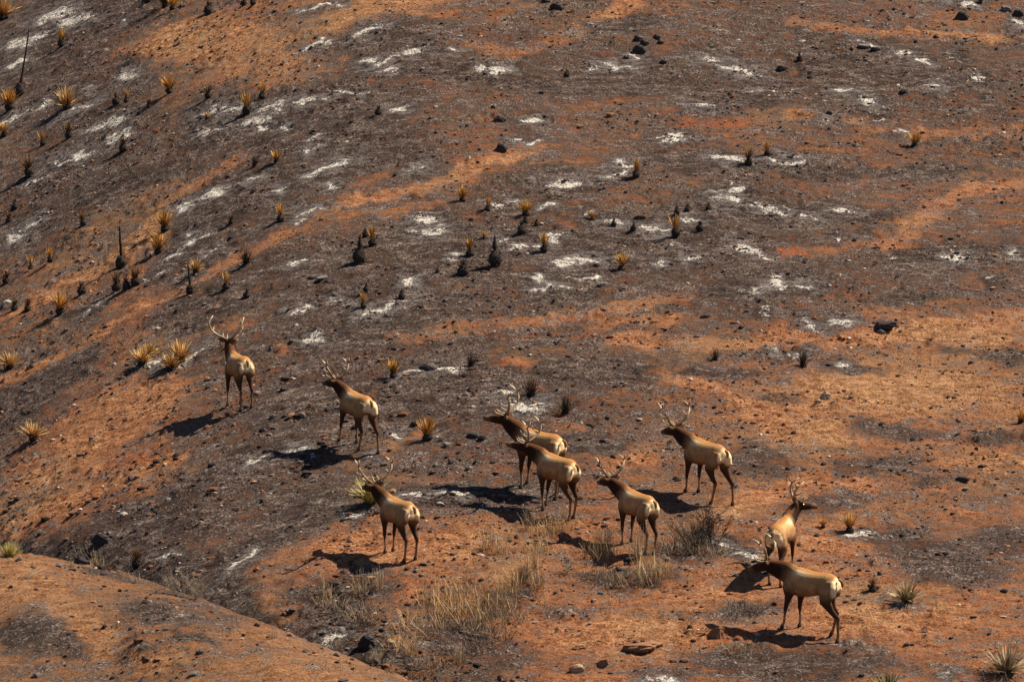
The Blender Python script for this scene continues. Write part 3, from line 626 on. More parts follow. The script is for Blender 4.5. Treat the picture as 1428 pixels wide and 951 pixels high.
def leaf_crown(z, r0, nb, L, el0, el1, c0, c1, w_=.009, bend=-.15):
    s = Soup()
    for k in range(nb):
        az = random.uniform(0, 6.283); el = R(random.uniform(el0, el1)); rr = r0*random.random()
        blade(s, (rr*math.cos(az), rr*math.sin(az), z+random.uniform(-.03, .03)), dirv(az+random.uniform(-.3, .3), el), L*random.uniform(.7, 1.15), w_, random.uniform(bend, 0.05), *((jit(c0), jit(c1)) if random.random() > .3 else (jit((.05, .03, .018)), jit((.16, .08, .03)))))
    return s.mesh('leaf_crown', M_LEAF)
def proto(kind):
    """returns list of (part name, mesh)"""
    r = random.uniform
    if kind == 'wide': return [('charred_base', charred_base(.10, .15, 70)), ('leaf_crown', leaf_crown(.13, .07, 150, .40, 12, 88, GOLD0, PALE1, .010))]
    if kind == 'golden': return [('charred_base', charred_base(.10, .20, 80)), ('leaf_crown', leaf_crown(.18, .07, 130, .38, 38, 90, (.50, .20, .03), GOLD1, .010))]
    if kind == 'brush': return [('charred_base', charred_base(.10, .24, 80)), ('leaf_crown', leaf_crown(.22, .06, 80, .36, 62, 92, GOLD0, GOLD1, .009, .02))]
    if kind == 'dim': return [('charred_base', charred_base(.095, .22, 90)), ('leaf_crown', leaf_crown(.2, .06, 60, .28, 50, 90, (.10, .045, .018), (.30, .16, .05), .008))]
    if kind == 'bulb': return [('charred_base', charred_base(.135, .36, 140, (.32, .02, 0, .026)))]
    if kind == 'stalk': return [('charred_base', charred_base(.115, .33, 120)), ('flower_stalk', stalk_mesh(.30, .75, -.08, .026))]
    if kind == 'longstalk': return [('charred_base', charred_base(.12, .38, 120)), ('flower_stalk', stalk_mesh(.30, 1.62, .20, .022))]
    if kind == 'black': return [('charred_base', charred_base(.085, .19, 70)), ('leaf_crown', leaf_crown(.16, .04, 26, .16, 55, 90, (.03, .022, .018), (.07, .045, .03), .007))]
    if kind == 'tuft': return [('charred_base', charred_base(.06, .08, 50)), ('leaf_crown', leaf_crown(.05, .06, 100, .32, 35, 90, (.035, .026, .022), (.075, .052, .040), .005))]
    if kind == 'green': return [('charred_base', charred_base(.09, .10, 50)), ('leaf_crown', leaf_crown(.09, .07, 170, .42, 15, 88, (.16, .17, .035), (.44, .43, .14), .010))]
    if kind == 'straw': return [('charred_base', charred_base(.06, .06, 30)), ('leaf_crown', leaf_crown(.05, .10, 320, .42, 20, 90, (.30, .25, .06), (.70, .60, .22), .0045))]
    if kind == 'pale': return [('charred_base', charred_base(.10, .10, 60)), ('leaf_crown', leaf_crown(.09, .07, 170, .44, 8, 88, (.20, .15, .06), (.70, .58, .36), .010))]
def stalk_mesh(z0, L, lean, r):
    s = Soup(); pts = []; rad = []
    for i in range(9):
        t = i/8; pts.append((lean*t*(1.4-t*.4)+random.uniform(-.006, .006), 0, z0+L*t)); rad.append(r*(1.5-.8*t))
    V, F = tube(pts, rad, 8, (1, 0, 0), .1); s.add(V, F, lambda k: jit((.04, .028, .022)))
    return s.mesh('flower_stalk', M_CHARCOAL)
PROTO = {}
for k in ('wide', 'golden', 'brush', 'dim', 'bulb', 'stalk', 'longstalk', 'black', 'tuft', 'green', 'pale', 'straw'):
    PROTO[k] = [proto(k) for _ in range(1 if k == 'longstalk' else 3)]
KN = dict(wide=('yucca', 'yucca'), golden=('yucca', 'yucca'), brush=('yucca', 'yucca'), dim=('yucca', 'yucca'), bulb=('burnt_yucca', 'burnt yucca'), stalk=('burnt_yucca', 'burnt yucca'), longstalk=('burnt_yucca', 'burnt yucca'), black=('burnt_yucca', 'burnt yucca'), tuft=('burnt_tussock', 'burnt tussock'), green=('yucca', 'yucca'), straw=('yellow_bush', 'bush'), pale=('yucca', 'yucca'))
GR = dict(straw='yellow bushes', wide='golden yuccas on the slope', golden='golden yuccas on the slope', brush='half burnt yuccas with upright leaf brushes', dim='half burnt yuccas with upright leaf brushes', bulb='yuccas burnt to a black bulb', stalk='yuccas burnt to a black bulb', longstalk='yuccas burnt to a black bulb', black='small blackened yucca stumps', tuft='blackened tussocks', green='golden yuccas on the slope', pale='golden yuccas on the slope')
def plant(kind, px, py, h_px, label):
    x, y, z = at(px, py); d = math.hypot(x, y-CAM[1]); v = random.randrange(len(PROTO[kind]))
    H0 = dict(wide=.50, golden=.58, brush=.58, dim=.46, bulb=.68, stalk=1.08, longstalk=1.98, black=.33, tuft=.36, green=.50, pale=.50, straw=.46)[kind]
    s = h_px/(FPX/d)/H0
    r = bpy.data.objects.new(KN[kind][0], None); COL.objects.link(r); r.location = (x, y, z-.02); r.empty_display_size = .2
    r.rotation_euler = (random.uniform(-.08, .08), random.uniform(-.08, .08), 0 if 'stalk' in kind else random.uniform(0, 6.28))
    r.scale = (s*random.uniform(.9, 1.1), s*random.uniform(.9, 1.1), s)
    tag(r, label, KN[kind][1], GR[kind])
    for nm, me_ in PROTO[kind][v]: link(nm, me_, r)
PL = """longstalk|27|134|100|burnt yucca bulb with a very tall bare stalk at the upper left edge
golden|13|153|36|half burnt golden yucca at left edge beside the tall stalk
wide|94|152|34|wide spreading golden yucca on ash in the upper left
brush|86|65|30|narrow yucca with orange tip near the top left ash
golden|236|130|30|golden yucca over a black base, upper left between two paths
brush|176|143|22|small golden brush yucca right of the wide spreading one
black|162|146|20|black stump touching the small golden brush yucca
dim|290|137|20|dark little yucca left of the two slender golden ones
brush|344|158|34|slender golden yucca on a black bulb above the white ash, upper left
brush|365|138|28|slender golden yucca standing just up the slope from its twin
wide|288|166|12|flattened yellow yucca tuft lying in the white ash
brush|60|203|24|orange tipped yucca low on the left edge slope above the path
dim|96|193|24|dim reddish yucca between two ash streaks near the left
dim|41|246|30|dim brown yucca near the left edge above the grey ash
golden|6|190|24|orange yucca cut by the left edge below the stalk plant
dim|172|211|24|dark brown yucca left of the middle ash streak
dim|208|150|14|tiny brown yucca right of the small golden brush yucca
golden|386|227|22|low golden yucca on a broken black clump beside ash
golden|230|323|38|upper of two orange yuccas by the dark gully on the left
golden|222|354|36|lower of two orange yuccas by the dark gully on the left
stalk|168|373|62|burnt yucca bulb with straight stalk in the left path
dim|116|315|20|dim rusty yucca in dark ash below the left path head
brush|43|376|24|left one of two slim golden yuccas near the left edge
brush|70|366|26|right one of two slim golden yuccas near the left edge
golden|84|438|38|large dim golden yucca casting a long shadow at left
dim|163|405|28|left plant of the three touching yuccas below the stalk
black|176|403|22|middle black clump of the three touching yuccas
dim|189|398|28|right plant of the three touching yuccas below the stalk
black|114|410|22|black stump with a shadow left of the three touching yuccas
dim|20|433|22|left one of two faint brown yuccas low at the left edge
dim|38|434|22|right one of two faint brown yuccas low at the left edge
stalk|265|410|50|burnt yucca bulb with a leaning curved neck
wide|273|380|24|yellow tuft right behind the leaning burnt bulb
brush|315|403|28|small pale tipped yucca right of the leaning burnt bulb
black|344|415|16|small black stump right of the pale tipped yucca
tuft|343|368|22|thin dark tussock above the pale tipped yucca
brush|391|309|30|thin straw coloured yucca spike beside a grey ash streak
bulb|500|366|42|black gourd shaped yucca bulb left of the slim golden yucca
brush|520|343|34|slim golden yucca right of the black gourd shaped bulb
black|510|330|16|black stump touching the slim golden yucca in the middle left
golden|645|281|28|spiky dark golden yucca at the head of the orange path
brush|680|294|24|small golden brush left of the ash specks, middle of slope
golden|733|301|30|golden yucca above a small black stump, centre of slope
black|733|311|13|tiny black stump below the golden yucca at centre
black|728|326|24|black stump left of the white ash, centre of slope
black|748|315|12|tiny round black stump right of centre golden yucca
brush|655|357|32|golden brush yucca on black bulb beside white ash
brush|759|351|32|faint golden yucca at the end of a white ash strip
golden|675|333|14|squat black and gold stump above the gourd shaped bulb
bulb|691|370|44|black gourd shaped yucca bulb right of the golden brush
black|645|383|26|small black stump with a spike below the golden brush
black|610|380|10|tiny black stump left of the spiked small stump
black|560|417|18|round black stump above the long white ash patch
black|510|407|16|small black stump above the slim yucca by the ash patch
brush|507|429|26|slim golden yucca at the left of the long white ash patch
golden|826|307|18|squat black yucca with yellow side tuft in ash
golden|867|377|32|broad orange yucca on a narrow black foot, centre right
brush|942|329|36|tall golden yucca beside white ash, centre right
black|944|299|16|black stump just above the tall golden yucca
black|958|295|14|small black stump second to the right above tall golden yucca
black|988|293|14|black stump farthest right above the tall golden yucca
black|976|322|18|leaning black stump right of the tall golden yucca
black|856|315|14|round black stump in the broken white ash
black|883|321|14|round black stump between white ash and tall golden yucca
brush|887|247|30|golden yucca with black base standing alone above centre ash
dim|1044|230|24|dim black yucca left of the slim golden one, upper right
brush|1070|217|26|slim golden yucca beside the dim black one, upper right
golden|1276|205|27|lone golden yucca on orange soil in the upper right
black|1115|86|16|lone black stump in the far upper right
black|790|107|14|lone black stump below the distant rocks
black|528|160|16|lone black stump left of a white ash dash
wide|14|514|28|round golden yucca at the left edge beside the path
wide|47|614|32|round golden yucca low on the left slope
wide|198|510|32|pale spreading yucca left of the big golden clump
wide|209|498|26|orange yucca tucked behind the pale spreading one
wide|252|505|36|big golden yucca clump left of the farthest elk
wide|238|517|30|grey dried yucca in front of the big golden clump
golden|549|526|34|golden yucca right of the striding elk on a dark mound
golden|596|614|42|lone golden yucca between the striding elk and the pair
tuft|657|510|20|black tussock right of an ash strip above the big elk
tuft|740|552|28|black tussock above the antlers on white ash
tuft|789|576|26|black tussock right of the big elk's back
tuft|998|502|18|small dark tussock alone in mid slope
tuft|1120|511|24|leaning dark twiggy tussock below a white ash patch
golden|1185|742|36|bright golden yucca right of the elk looking right
golden|1148|735|16|little yellow tuft left of the bright golden yucca
pale|1264|840|40|pale green yucca with spreading leaves, lower right
dim|1217|824|22|small brown shrivelled yucca left of the pale one
pale|1404|940|48|yucca in the bottom right corner beside a black clump
green|1238|972|38|green yucca cut by the bottom edge
straw|14|776|22|yellow green yucca behind the near mound at left
dim|191|790|30|rusty yucca in the dark gully behind the near mound
straw|518|702|42|yellowish bush behind the antlers of the elk nearest the gully
golden|1424|590|26|small yellow yucca cut by the right edge
tuft|230|10|28|black tussock at the top edge, left group, above the brown field
golden|240|14|24|dim golden yucca at the top edge among black tussocks
black|290|20|22|leaning black stump near the top edge
black|340|8|14|left one of two black stumps at the top edge
black|353|7|14|right one of two black stumps at the top edge
wide|5|28|36|grey golden yucca in the top left corner
black|205|4|18|black stump cut by the top edge at the upper left
tuft|1368|5|12|low dark tussock at the top right edge
dim|322|312|16|small charred yucca in dark grey ash left of centre
dim|8|395|20|faint brown yucca at the left edge by the path
dim|12|310|18|dark yucca at left edge over ash
black|20|292|18|black stump near the left edge above an ash streak
tuft|355|232|16|small dark tussock left of the low golden yucca"""
for ln in PL.split('\n'):
    k, a, b, c_, lb = ln.split('|'); plant(k, float(a), float(b), float(c_)*(.86 if k in ('wide', 'golden', 'brush', 'pale') else .98), lb)

# dry grass and burnt brush
def grass_mesh(nb, rad, L, c0, c1, lean=(0, 0), el=(50, 92), w_=.0028, seed_heads=True):
    s = Soup()
    for k in range(nb):
        az = random.uniform(0, 6.283); rr = rad*math.sqrt(random.random())
        d = dirv(random.uniform(0, 6.283), R(random.uniform(*el)))+Vector((lean[0], lean[1], 0))
        q = random.uniform(.5, 1.2); blade(s, (rr*math.cos(az), rr*math.sin(az), -.04), d, L*q, w_, random.uniform(-.5, .1), jit(c0, .35), jit(c1, .3), 4)
    return s.mesh('blades', M_STRAW)
def twig_mesh(nb, rad, L, c):
    s = Soup()
    def br(p, d, L_, r_, lev):
        pts = [p]; q = Vector(p); dd = Vector(d)
        for i in range(4):
            dd = (dd+Vector((random.uniform(-.25, .25), random.uniform(-.25, .25), random.uniform(-.1, .2)))).normalized(); q = q+dd*(L_/4); pts.append(q.copy())
        V, F = tube(pts, [r_*(1-.18*i) for i in range(5)], 5); s.add(V, F, jit(c, .3))
        if lev:
            for i in (1, 2, 3, 4):
                for _ in range(2):
                    e = (dd+Vector((random.uniform(-.9, .9), random.uniform(-.9, .9), random.uniform(-.3, .6)))).normalized(); br(pts[i], e, L_*.55, r_*.55, lev-1)
    for k in range(nb):
        az = random.uniform(0, 6.283); br(Vector((rad*.3*math.cos(az), rad*.3*math.sin(az), -.05)), dirv(az, R(random.uniform(40, 85))), L*random.uniform(.6, 1), .009, 2)
    return s.mesh('twigs', M_CHARCOAL)
STRAW0, STRAW1 = (.22, .12, .05), (.66, .46, .22)
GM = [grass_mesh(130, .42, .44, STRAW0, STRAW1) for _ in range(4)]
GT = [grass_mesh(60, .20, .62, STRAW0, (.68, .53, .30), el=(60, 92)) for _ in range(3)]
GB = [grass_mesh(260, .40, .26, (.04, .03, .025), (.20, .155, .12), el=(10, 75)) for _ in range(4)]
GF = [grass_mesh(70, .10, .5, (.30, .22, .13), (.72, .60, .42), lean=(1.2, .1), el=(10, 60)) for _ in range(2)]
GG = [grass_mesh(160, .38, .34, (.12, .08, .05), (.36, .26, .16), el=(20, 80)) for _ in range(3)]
TW = [twig_mesh(7, .25, .62, (.055, .043, .038)) for _ in range(2)]
TP = [twig_mesh(5, .15, .5, (.45, .36, .26)) for _ in range(2)]
def clump(name, meshes, px, py, s, label, cat, group, sx=1.0):
    x, y, z = at(px, py); o = link(name, random.choice(meshes)); o.location = (x, y, z); 
    o.rotation_euler = (0, 0, 0 if meshes is GF else random.uniform(0, 6.28)); o.scale = (s*sx, s*sx, s); tag(o, label, cat, group)
G1 = 'dry straw clumps round the gully'; G2 = 'burnt brush low on the slope'
for a in [
 ('dry_grass', GT, 742, 738, .8, 'dry straw tuft at the left hoof of the front paired elk'),
 ('dry_grass', GM, 762, 745, .8, 'dry straw clump under the front elk of the pair'),
 ('dry_grass', GM, 782, 738, .7, 'dry straw clump between the hooves of the front paired elk'),
 ('dry_grass', GT, 845, 762, .9, 'tall straw left of the elk standing in straw'),
 ('dry_grass', GM, 838, 775, .9, 'low straw in front of the elk standing in straw'),
 ('dry_grass', GT, 892, 778, 1.1, 'tall straw rising in front of the standing elk hind legs'),
 ('dry_grass', GT, 905, 815, 1.25, 'tallest pale straw tuft below the elk standing in straw'),
 ('dry_grass', GM, 915, 800, .8, 'thick straw just right of the tallest pale tuft'),
 ('dry_grass', GM, 735, 815, .9, 'straw clump on the rise left of the grey burnt ring'),
 ('dry_grass', GT, 745, 790, .8, 'thin upright straw above the rise between the elk'),
 ('dry_grass', GM, 748, 770, .7, 'straw clump a step below the paired elk'),
 ('dry_grass', GM, 690, 850, 1.1, 'straw clump on the right bank of the gully'),
 ('dry_grass', GM, 655, 865, 1.2, 'broad straw clump in the middle of the gully bank'),
 ('dry_grass', GM, 620, 855, 1.2, 'broad straw clump above the dark gully rock'),
 ('dry_grass', GM, 590, 880, 1.1, 'straw clump between the gully rock and brush'),
 ('dry_grass', GT, 600, 842, .8, 'upright yellow straw at the top of the gully bank'),
 ('dry_grass', GM, 640, 830, .9, 'yellow straw clump topmost on the gully bank'),
 ('dry_grass', GM, 705, 825, .8, 'straw clump at the right end of the gully bank top'),
 ('dry_grass', GT, 682, 765, .8, 'thin straw tuft alone below the shadow of the paired elk'),
 ('dry_grass', GT, 700, 772, .7, 'pale thin straw right of the lone straw tuft'),
 ('dry_grass', GT, 455, 835, .7, 'upright straw left of the elk shadow in the gully'),
 ('dry_grass', GT, 500, 830, .8, 'upright straw in front of the elk shadow, gully head'),
 ('dry_grass', GT, 525, 822, .7, 'thin straw right of the gully head shadow'),
 ('dry_grass', GM, 560, 905, .8, 'low straw left of the bottom gully brush'),
 ('dry_grass', GF, 26, 808, 1.1, 'bleached grass blown flat to the right on the near mound'),
 ('dry_grass', GT, 137, 792, .6, 'pale curled grass on the crest of the near mound'),
 ('dry_grass', GF, 245, 925, .55, 'small flattened grass clump low on the near mound'),
 ('dry_grass', GT, 470, 905, .4, 'short yellow grass where the mound meets the gully'),
 ('dry_grass', GT, 190, 812, .35, 'pale grass sprig on the mound crest before the rusty yucca'),
 ('dry_grass', GT, 100, 790, .3, 'short grass sprig left on the mound crest'),
 ('dry_grass', GF, 60, 930, .4, 'flattened pale grass in the bottom left corner of the mound'),
 ('dry_grass', GT, 380, 890, .35, 'grass sprig on the lower right mound edge'),
 ('dry_grass', GT, 640, 925, .6, 'thin straw at the bottom edge right of the mound'),
 ('dry_grass', GT, 785, 722, .5, 'short straw right between the hind hooves of the front paired elk')]:
    clump(*a, 'dry grass', G1)
for a in [
 ('burnt_brush', GB, 482, 850, 1.2, 'dark brush in the gully head under the elk shadow'),
 ('burnt_brush', GG, 510, 862, 1.1, 'grey brush right of the dark gully head brush'),
 ('burnt_brush', GG, 455, 845, .9, 'grey brown brush left of the gully head'),
 ('burnt_brush', GB, 640, 905, 1.2, 'dark brush low on the gully bank'),
 ('burnt_brush', GB, 680, 885, 1.2, 'dark brush along the foot of the straw'),
 ('burnt_brush', GG, 665, 878, 1.1, 'grey brush mixed into the straw foot'),
 ('burnt_brush', GB, 595, 925, 1.0, 'blackened brush near the bottom edge in the gully'),
 ('burnt_brush', GG, 710, 862, .9, 'grey brush at the upper right end of the gully bank'),
 ('burnt_brush', GB, 825, 805, 1.0, 'black flattened brush under the straw left of the ring'),
 ('burnt_brush', GG, 850, 808, 1.0, 'grey flattened brush in the burnt ring'),
 ('burnt_brush', GG, 875, 815, .9, 'grey flattened brush right inside the burnt ring'),
 ('burnt_brush', GG, 945, 765, 1.2, 'grey brush left of the dark twig bushes'),
 ('burnt_brush', GG, 965, 745, 1.1, 'grey brush uphill beside the dark twig bushes'),
 ('burnt_brush', GG, 990, 770, 1.0, 'grey brush in front of the dark twig bushes'),
 ('burnt_brush', GG, 1025, 905, .8, 'lone grey brush beside the angular brown rock'),
 ('burnt_brush', GB, 1385, 950, 1.0, 'black brush left of the bottom right corner yucca'),
 ('burnt_brush', GB, 190, 905, .6, 'dark dried brush in the middle of the near mound'),
 ('burnt_brush', GB, 1040, 848, 1.0, 'black stubble in the dark patch above the angular rock'),
 ('burnt_brush', GB, 120, 775, .9, 'black brush in the gully hugging the near mound'),
 ('burnt_brush', GB, 740, 830, .7, 'dark brush below the straw on the rise')]:
    clump(*a, 'burnt brush', G2)
for a in [
 ('twig_bush', TW, 972, 768, .95, 'dark bare bush with a thick stem, left of its twin'),
 ('twig_bush', TW, 996, 755, 1.0, 'dark bare bush right of its twin above ash'),
 ('twig_bush', TP, 255, 832, .9, 'pale leafless bush where the gully meets the mound'),
 ('twig_bush', TP, 268, 836, .8, 'second pale leafless bush, right of its twin at the gully'),
 ('twig_bush', TP, 532, 925, .6, 'small pale dead twigs below the dark gully rock'),
 ('twig_bush', TW, 725, 815, .5, 'small dark twigs at the left of the rise'),
 ('twig_bush', TP, 795, 800, .5, 'tiny pale twigs left of the burnt ring')]:
    clump(*a, 'dead bush', 'leafless bushes low on the slope')

# ------------------------------------------------------------------ ROCKS
def rock_mesh(seed, elong=1.0, flat=.7, col=(.13, .10, .09)):
    bm = bmesh.new(); bmesh.ops.create_icosphere(bm, subdivisions=4, radius=.5)
    rg = random.Random(seed); pl = [(dirv(rg.uniform(0, 6.28), rg.uniform(-.6, 1.4)), rg.uniform(.24, .42)) for _ in range(12)]
    for v in bm.verts:
        for nrm, dd in pl:
            k = v.co.dot(nrm)
            if k > dd: v.co -= nrm*(k-dd)*.92
        nn = float(vnoise(v.co.x*7+seed*3, v.co.y*7+v.co.z*9, seed)); n3_ = float(vnoise(v.co.x*16+seed, v.co.y*16+v.co.z*19, seed+3)); v.co *= .84+.24*nn+.10*n3_
        v.co.x *= elong; v.co.z *= flat
    me = bpy.data.meshes.new('rock'); bm.to_mesh(me); bm.free(); me.materials.append(M_ROCK)
    a = me.attributes.new('col', 'FLOAT_COLOR', 'POINT'); a.data.foreach_set('color', np.tile(np.array([*col, 1], np.float32), len(me.vertices)))
    return me
DK = (.050, .044, .044); BR = (.26, .135, .075); GRY = (.20, .17, .15); TN = (.40, .27, .18)
RM = {}
for nm, cc in (('dk', DK), ('br', BR), ('gy', GRY), ('tn', TN)): RM[nm] = [rock_mesh(i*7+len(nm)+ord(nm[0]), 1.25, .75, cc) for i in range(4)]
def rock(kind, px, py, wpx, label, ratio=1.0, hz=1.0, ang=None, group='rocks lying on the burnt slope'):
    x, y, z = at(px, py); d = math.hypot(x, y-CAM[1]); s = wpx/(FPX/d)/1.15
    o = link('rock', random.choice(RM[kind])); o.location = (x, y, z+.16*s*hz); o.scale = (s*ratio, s*.85, s*hz)
    o.rotation_euler = (random.uniform(-.2, .2), random.uniform(-.2, .2), random.uniform(-.5, .5) if ang is None else ang); tag(o, label, 'rock', group)
for a in [
 ('dk', 888, 58, 15, 'upper left boulder of the black cluster near the top', 1, 1.4), ('dk', 898, 63, 14, 'middle boulder of the black cluster near the top', 1, 1.2),
 ('dk', 890, 73, 22, 'lowest wide boulder of the black cluster near the top'), ('dk', 915, 55, 12, 'right boulder of the black cluster near the top', 1, 1.4), ('dk', 920, 61, 12, 'far right low boulder of the black cluster near the top'),
 ('dk', 924, 88, 11, 'single dark rock below right of the black cluster'), ('dk', 872, 82, 10, 'small brown rock below left of the black cluster'),
 ('dk', 698, 210, 20, 'squarish black rock, lower of the two left of centre top', 1, 1.1), ('dk', 696, 169, 19, 'black rock, upper of the two left of centre top'),
 ('dk', 687, 151, 9, 'smallest black rock above the upper black rock'),
 ('dk', 1340, 27, 22, 'rounded dark boulder in the top right', 1, 1.1), ('dk', 1418, 22, 18, 'black boulder at the top right edge'), ('gy', 1405, 16, 18, 'grey boulder touching the top right edge boulder'),
 ('dk', 1230, 458, 36, 'long smooth black boulder alone on the right', 1.05, .8), ('gy', 1228, 464, 12, 'small flat stone under the long black boulder'),
 ('tn', 1151, 557, 18, 'largest stone of the tan pile on the right', 1, 1.5), ('tn', 1141, 562, 11, 'left stone of the tan pile on the right', 1, 1.3), ('tn', 1162, 561, 7, 'right stone of the tan pile on the right', 1, 1.3),
 ('br', 1000, 890, 24, 'angular brown rock casting a jagged shadow', .9, 1.9), ('br', 901, 905, 56, 'long reddish slab rock at the bottom', 1.1, .55, .22),
 ('tn', 806, 936, 24, 'tan rock with pale top near the bottom edge', 1, 1.3), ('br', 843, 927, 22, 'brown rock right of the tan pale topped rock', 1, 1.2),
 ('dk', 511, 902, 34, 'dark rock with a pale top in the gully', 1, 1.2), ('tn', 545, 897, 16, 'small red rock right of the dark gully rock'),
 ('dk', 140, 757, 34, 'black rock outcrop in the gully left', 1.1, .9), ('dk', 112, 786, 26, 'dark rock wedged behind the mound crest'), ('dk', 130, 775, 20, 'dark rock between outcrop and mound crest'),
 ('gy', 1204, 66, 20, 'grey flat rock near the top right ash', 1.1, .6), ('dk', 1218, 71, 14, 'dark rock at the end of the grey flat rock'),
 ('dk', 1091, 99, 18, 'dark rock left of centre in the upper right'), ('dk', 1260, 130, 12, 'dark rock in the middle of the upper right rubble'), ('dk', 1305, 53, 10, 'small dark rock below the rounded boulder'),
 ('dk', 1230, 16, 8, 'small dark rock left of the rounded boulder'), ('dk', 775, 12, 22, 'long dark rock at the top edge', 1.1, .8), ('dk', 760, 4, 14, 'dark rock cut by the top edge'),
 ('dk', 1060, 420, 9, 'small black rock below the middle right ash'), ('gy', 840, 397, 17, 'smooth grey stone right of the ash specks', 1.1, .6), ('dk', 1033, 458, 9, 'small black rock on the orange ground, mid right'),
 ('dk', 983, 442, 14, 'flat dark rock on the orange trail, mid right', 1.1, .6), ('dk', 854, 638, 10, 'small dark rock between the pair and the antlered elk'), ('dk', 840, 617, 12, 'dark rock right of the big elk back'),
 ('br', 943, 667, 9, 'brown rock under the belly of the elk highest at right'), ('gy', 1025, 679, 13, 'pale grey rock right of the elk highest at right'),
 ('br', 794, 878, 12, 'dark topped rock among rubble at the bottom'), ('br', 810, 905, 20, 'squat brown rock above the tan pale topped rock', 1.2, .8), ('br', 940, 922, 12, 'left one of two small brown rocks below the slab'), ('br', 955, 921, 12, 'right one of two small brown rocks below the slab'),
 ('tn', 745, 868, 12, 'thin light slate above the bottom rubble', 1.1, .4), ('tn', 1056, 886, 13, 'pale stone beside the shadow of the foremost elk'), ('tn', 984, 903, 9, 'pale chip below the angular brown rock'),
 ('br', 1298, 852, 11, 'brown stone right of the pale green yucca'), ('dk', 875, 782, 16, 'dark rock under the straw near the standing elk', 1, .9), ('dk', 862, 795, 16, 'dark rock in the burnt ring', 1, .9),
 ('gy', 380, 582, 11, 'rounded grey stone between the two upper left elk'), ('gy', 422, 580, 12, 'dark grey stone below the striding elk belly'), ('gy', 376, 607, 9, 'small pale stone below the rounded grey one'),
 ('dk', 394, 545, 12, 'blackish stone right of the farthest elk'), ('gy', 623, 622, 14, 'grey stone right under the lone golden yucca'), ('dk', 658, 610, 22, 'dark rubble rock left of the paired elk', 1.1, .7),
 ('dk', 672, 612, 12, 'dark rock chip next to the rubble left of the pair'), ('dk', 1340, 670, 22, 'dark flat rock on the orange ground far right', 1.2, .6), ('gy', 1346, 683, 11, 'small grey rock below the dark flat one, far right'),
 ('dk', 1354, 507, 10, 'small dark rock, far right mid slope'), ('gy', 805, 738, 9, 'small pale rock between the pair and the straw'),
 ('dk', 435, 388, 16, 'dark flat rock by the path, left of centre', 1.2, .6), ('gy', 448, 389, 16, 'grey flat rock by the path, left of centre', 1.2, .6),
 ('dk', 890, 305, 18, 'dark flat rock in the centre ash', 1.2, .6), ('br', 852, 162, 12, 'brown mound rock, upper centre'), ('br', 810, 178, 10, 'brown rock left of the upper centre mound rock'), ('dk', 1155, 160, 12, 'dark rock left of the upper right rubble'),
 ('dk', 595, 515, 26, 'dark red rock right of the golden yucca on its mound', 1.1, .8)]:
    rock(*a)
rg = random.Random(5)
nrk = 0
while nrk < 150:
    px = rg.uniform(5, 1425); py = rg.uniform(5, 945)
    if (px < 560 and py > 700+px*.42) or vnoise(px/120, py/60, 5) < .42: continue
    kd = rg.choices(['dk', 'br', 'gy', 'tn'], [5, 4, 2, 1])[0]
    lb = {'dk': 'small dark loose stone scattered on the burnt slope', 'br': 'small brown loose stone scattered on the burnt slope', 'gy': 'small grey loose stone scattered on the burnt slope', 'tn': 'small tan loose stone scattered on the burnt slope'}[kd]
    rock(kd, px, py, rg.uniform(4, 8.5)*(.75+py/1500), lb, rg.uniform(.8, 1.2), rg.uniform(.6, 1.1), None, 'small '+{'dk': 'dark', 'br': 'brown', 'gy': 'grey', 'tn': 'tan'}[kd]+' stones')
    nrk += 1

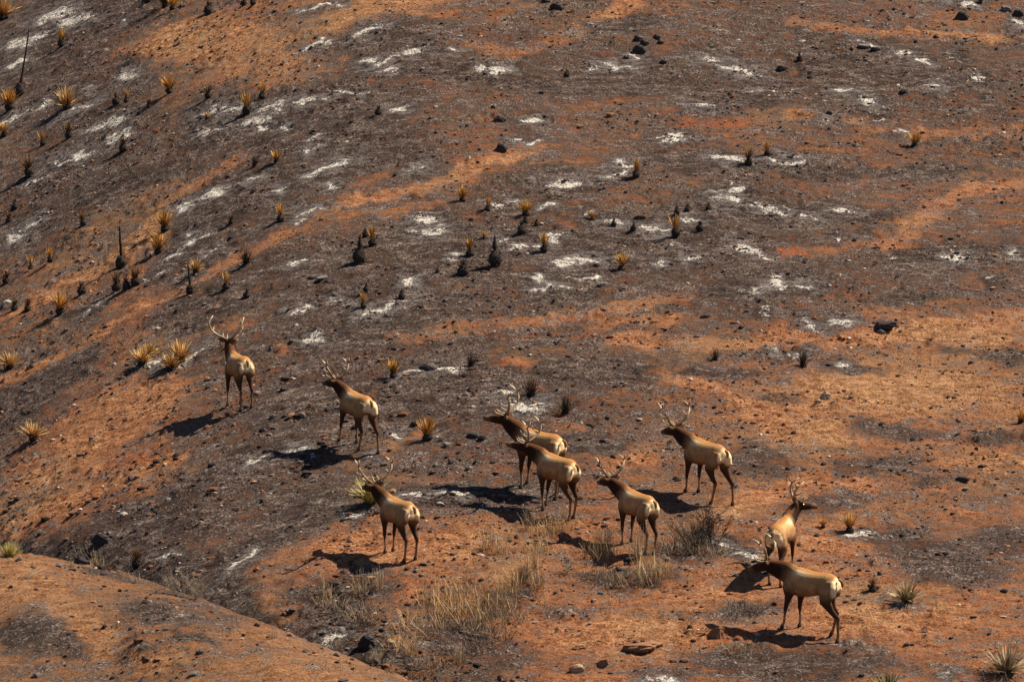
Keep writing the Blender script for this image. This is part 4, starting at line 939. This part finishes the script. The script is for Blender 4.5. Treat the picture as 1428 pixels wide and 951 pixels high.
# ------------------------------------------------------------------ loose clods, charcoal and pebbles as one cover
def gravel(n=140000):
    ico = bmesh.new(); bmesh.ops.create_icosphere(ico, subdivisions=1, radius=1.0)
    bv = np.array([v.co[:] for v in ico.verts]); bf = np.array([[v.index for v in f.verts] for f in ico.faces]); ico.free()
    X = rng.uniform(-15, 15, n); Y = rng.uniform(-35, 47, n)
    dens = fbm(X/1.1, Y/1.4, 3, 91); keep = rng.random(n) < sstep(.38, .62, dens)*.9+.1
    mi = MM[np.searchsorted(GY, Y).clip(0, len(GY)-1), np.searchsorted(GX, X).clip(0, len(GX)-1)]; keep &= rng.random(n) > mi*.55
    X = X[keep]; Y = Y[keep]; n = len(X); Z = ground(X, Y)
    s = .009+.045*rng.random(n)**9+.010*rng.random(n)
    left = (1-sstep(-3, 1, X))*(1-sstep(-4, 2, Y)); s = s*(1+.9*left*(rng.random(n) > .75))
    ang = rng.uniform(0, 6.283, n); st = rng.uniform(.7, 1.7, n); fl = rng.uniform(.4, .9, n)
    P = bv[None]*(1+rng.uniform(-.28, .28, (n, len(bv), 1)))
    P = P*np.stack([s*st, s, s*fl], -1)[:, None, :]
    c, sn = np.cos(ang)[:, None], np.sin(ang)[:, None]
    Q = np.stack([P[..., 0]*c-P[..., 1]*sn+X[:, None], P[..., 0]*sn+P[..., 1]*c+Y[:, None], P[..., 2]+(Z+s*.15)[:, None]], -1)
    pal = np.array([[.03, .025, .025], [.07, .05, .045], [.20, .085, .045], [.30, .155, .085], [.11, .05, .03], [.45, .38, .32], [.17, .145, .135]])
    ci = rng.choice(7, n, p=[.30, .22, .12, .07, .17, .04, .08]); C = np.repeat(pal[ci]*rng.uniform(.7, 1.25, (n, 1)), len(bv), 0)
    Fc = (bf[None]+np.arange(n)[:, None, None]*len(bv)).reshape(-1, 3)
    me = new_mesh('rubble', Q.reshape(-1, 3), Fc, [M_GRIT], False, {'col': C})
    o = link('rubble', me); tag(o, 'loose clods, charcoal bits and pebbles strewn over the burnt soil', 'rubble', None, 'stuff')
gravel()
def stubble(n=75000):
    X = rng.uniform(-15, 15, n); Y = rng.uniform(-35, 47, n)
    dens = fbm(X/.9, Y/.9, 3, 131); keep = rng.random(n) < sstep(.46, .68, dens); X = X[keep]; Y = Y[keep]; n = len(X); Z = ground(X, Y)
    V = []; F = []; C = []
    az = rng.uniform(0, 6.283, n); L = rng.uniform(.03, .11, n); le = rng.uniform(.2, 1.3, n); wd = rng.uniform(.003, .007, n)
    sx = -np.sin(az)*wd; sy = np.cos(az)*wd
    A = np.stack([X-sx, Y-sy, Z-.01], -1); B_ = np.stack([X+sx, Y+sy, Z-.01], -1); T = np.stack([X+np.cos(az)*L*np.cos(le), Y+np.sin(az)*L*np.cos(le), Z+L*np.sin(le)], -1)
    Vv = np.stack([A, B_, T], 1).reshape(-1, 3); Ff = np.arange(3*n).reshape(-1, 3)
    pal = np.array([[.03, .025, .022], [.10, .07, .05], [.42, .31, .18], [.28, .15, .07]]); ci = rng.choice(4, n, p=[.5, .2, .12, .18])
    me = new_mesh('burnt_stubble', Vv, Ff, [M_STRAW], False, {'col': np.repeat(pal[ci], 3, 0)})
    o = link('burnt_stubble', me); tag(o, 'short burnt grass stubble poking from the soil all over the slope', 'stubble', None, 'stuff')
stubble()
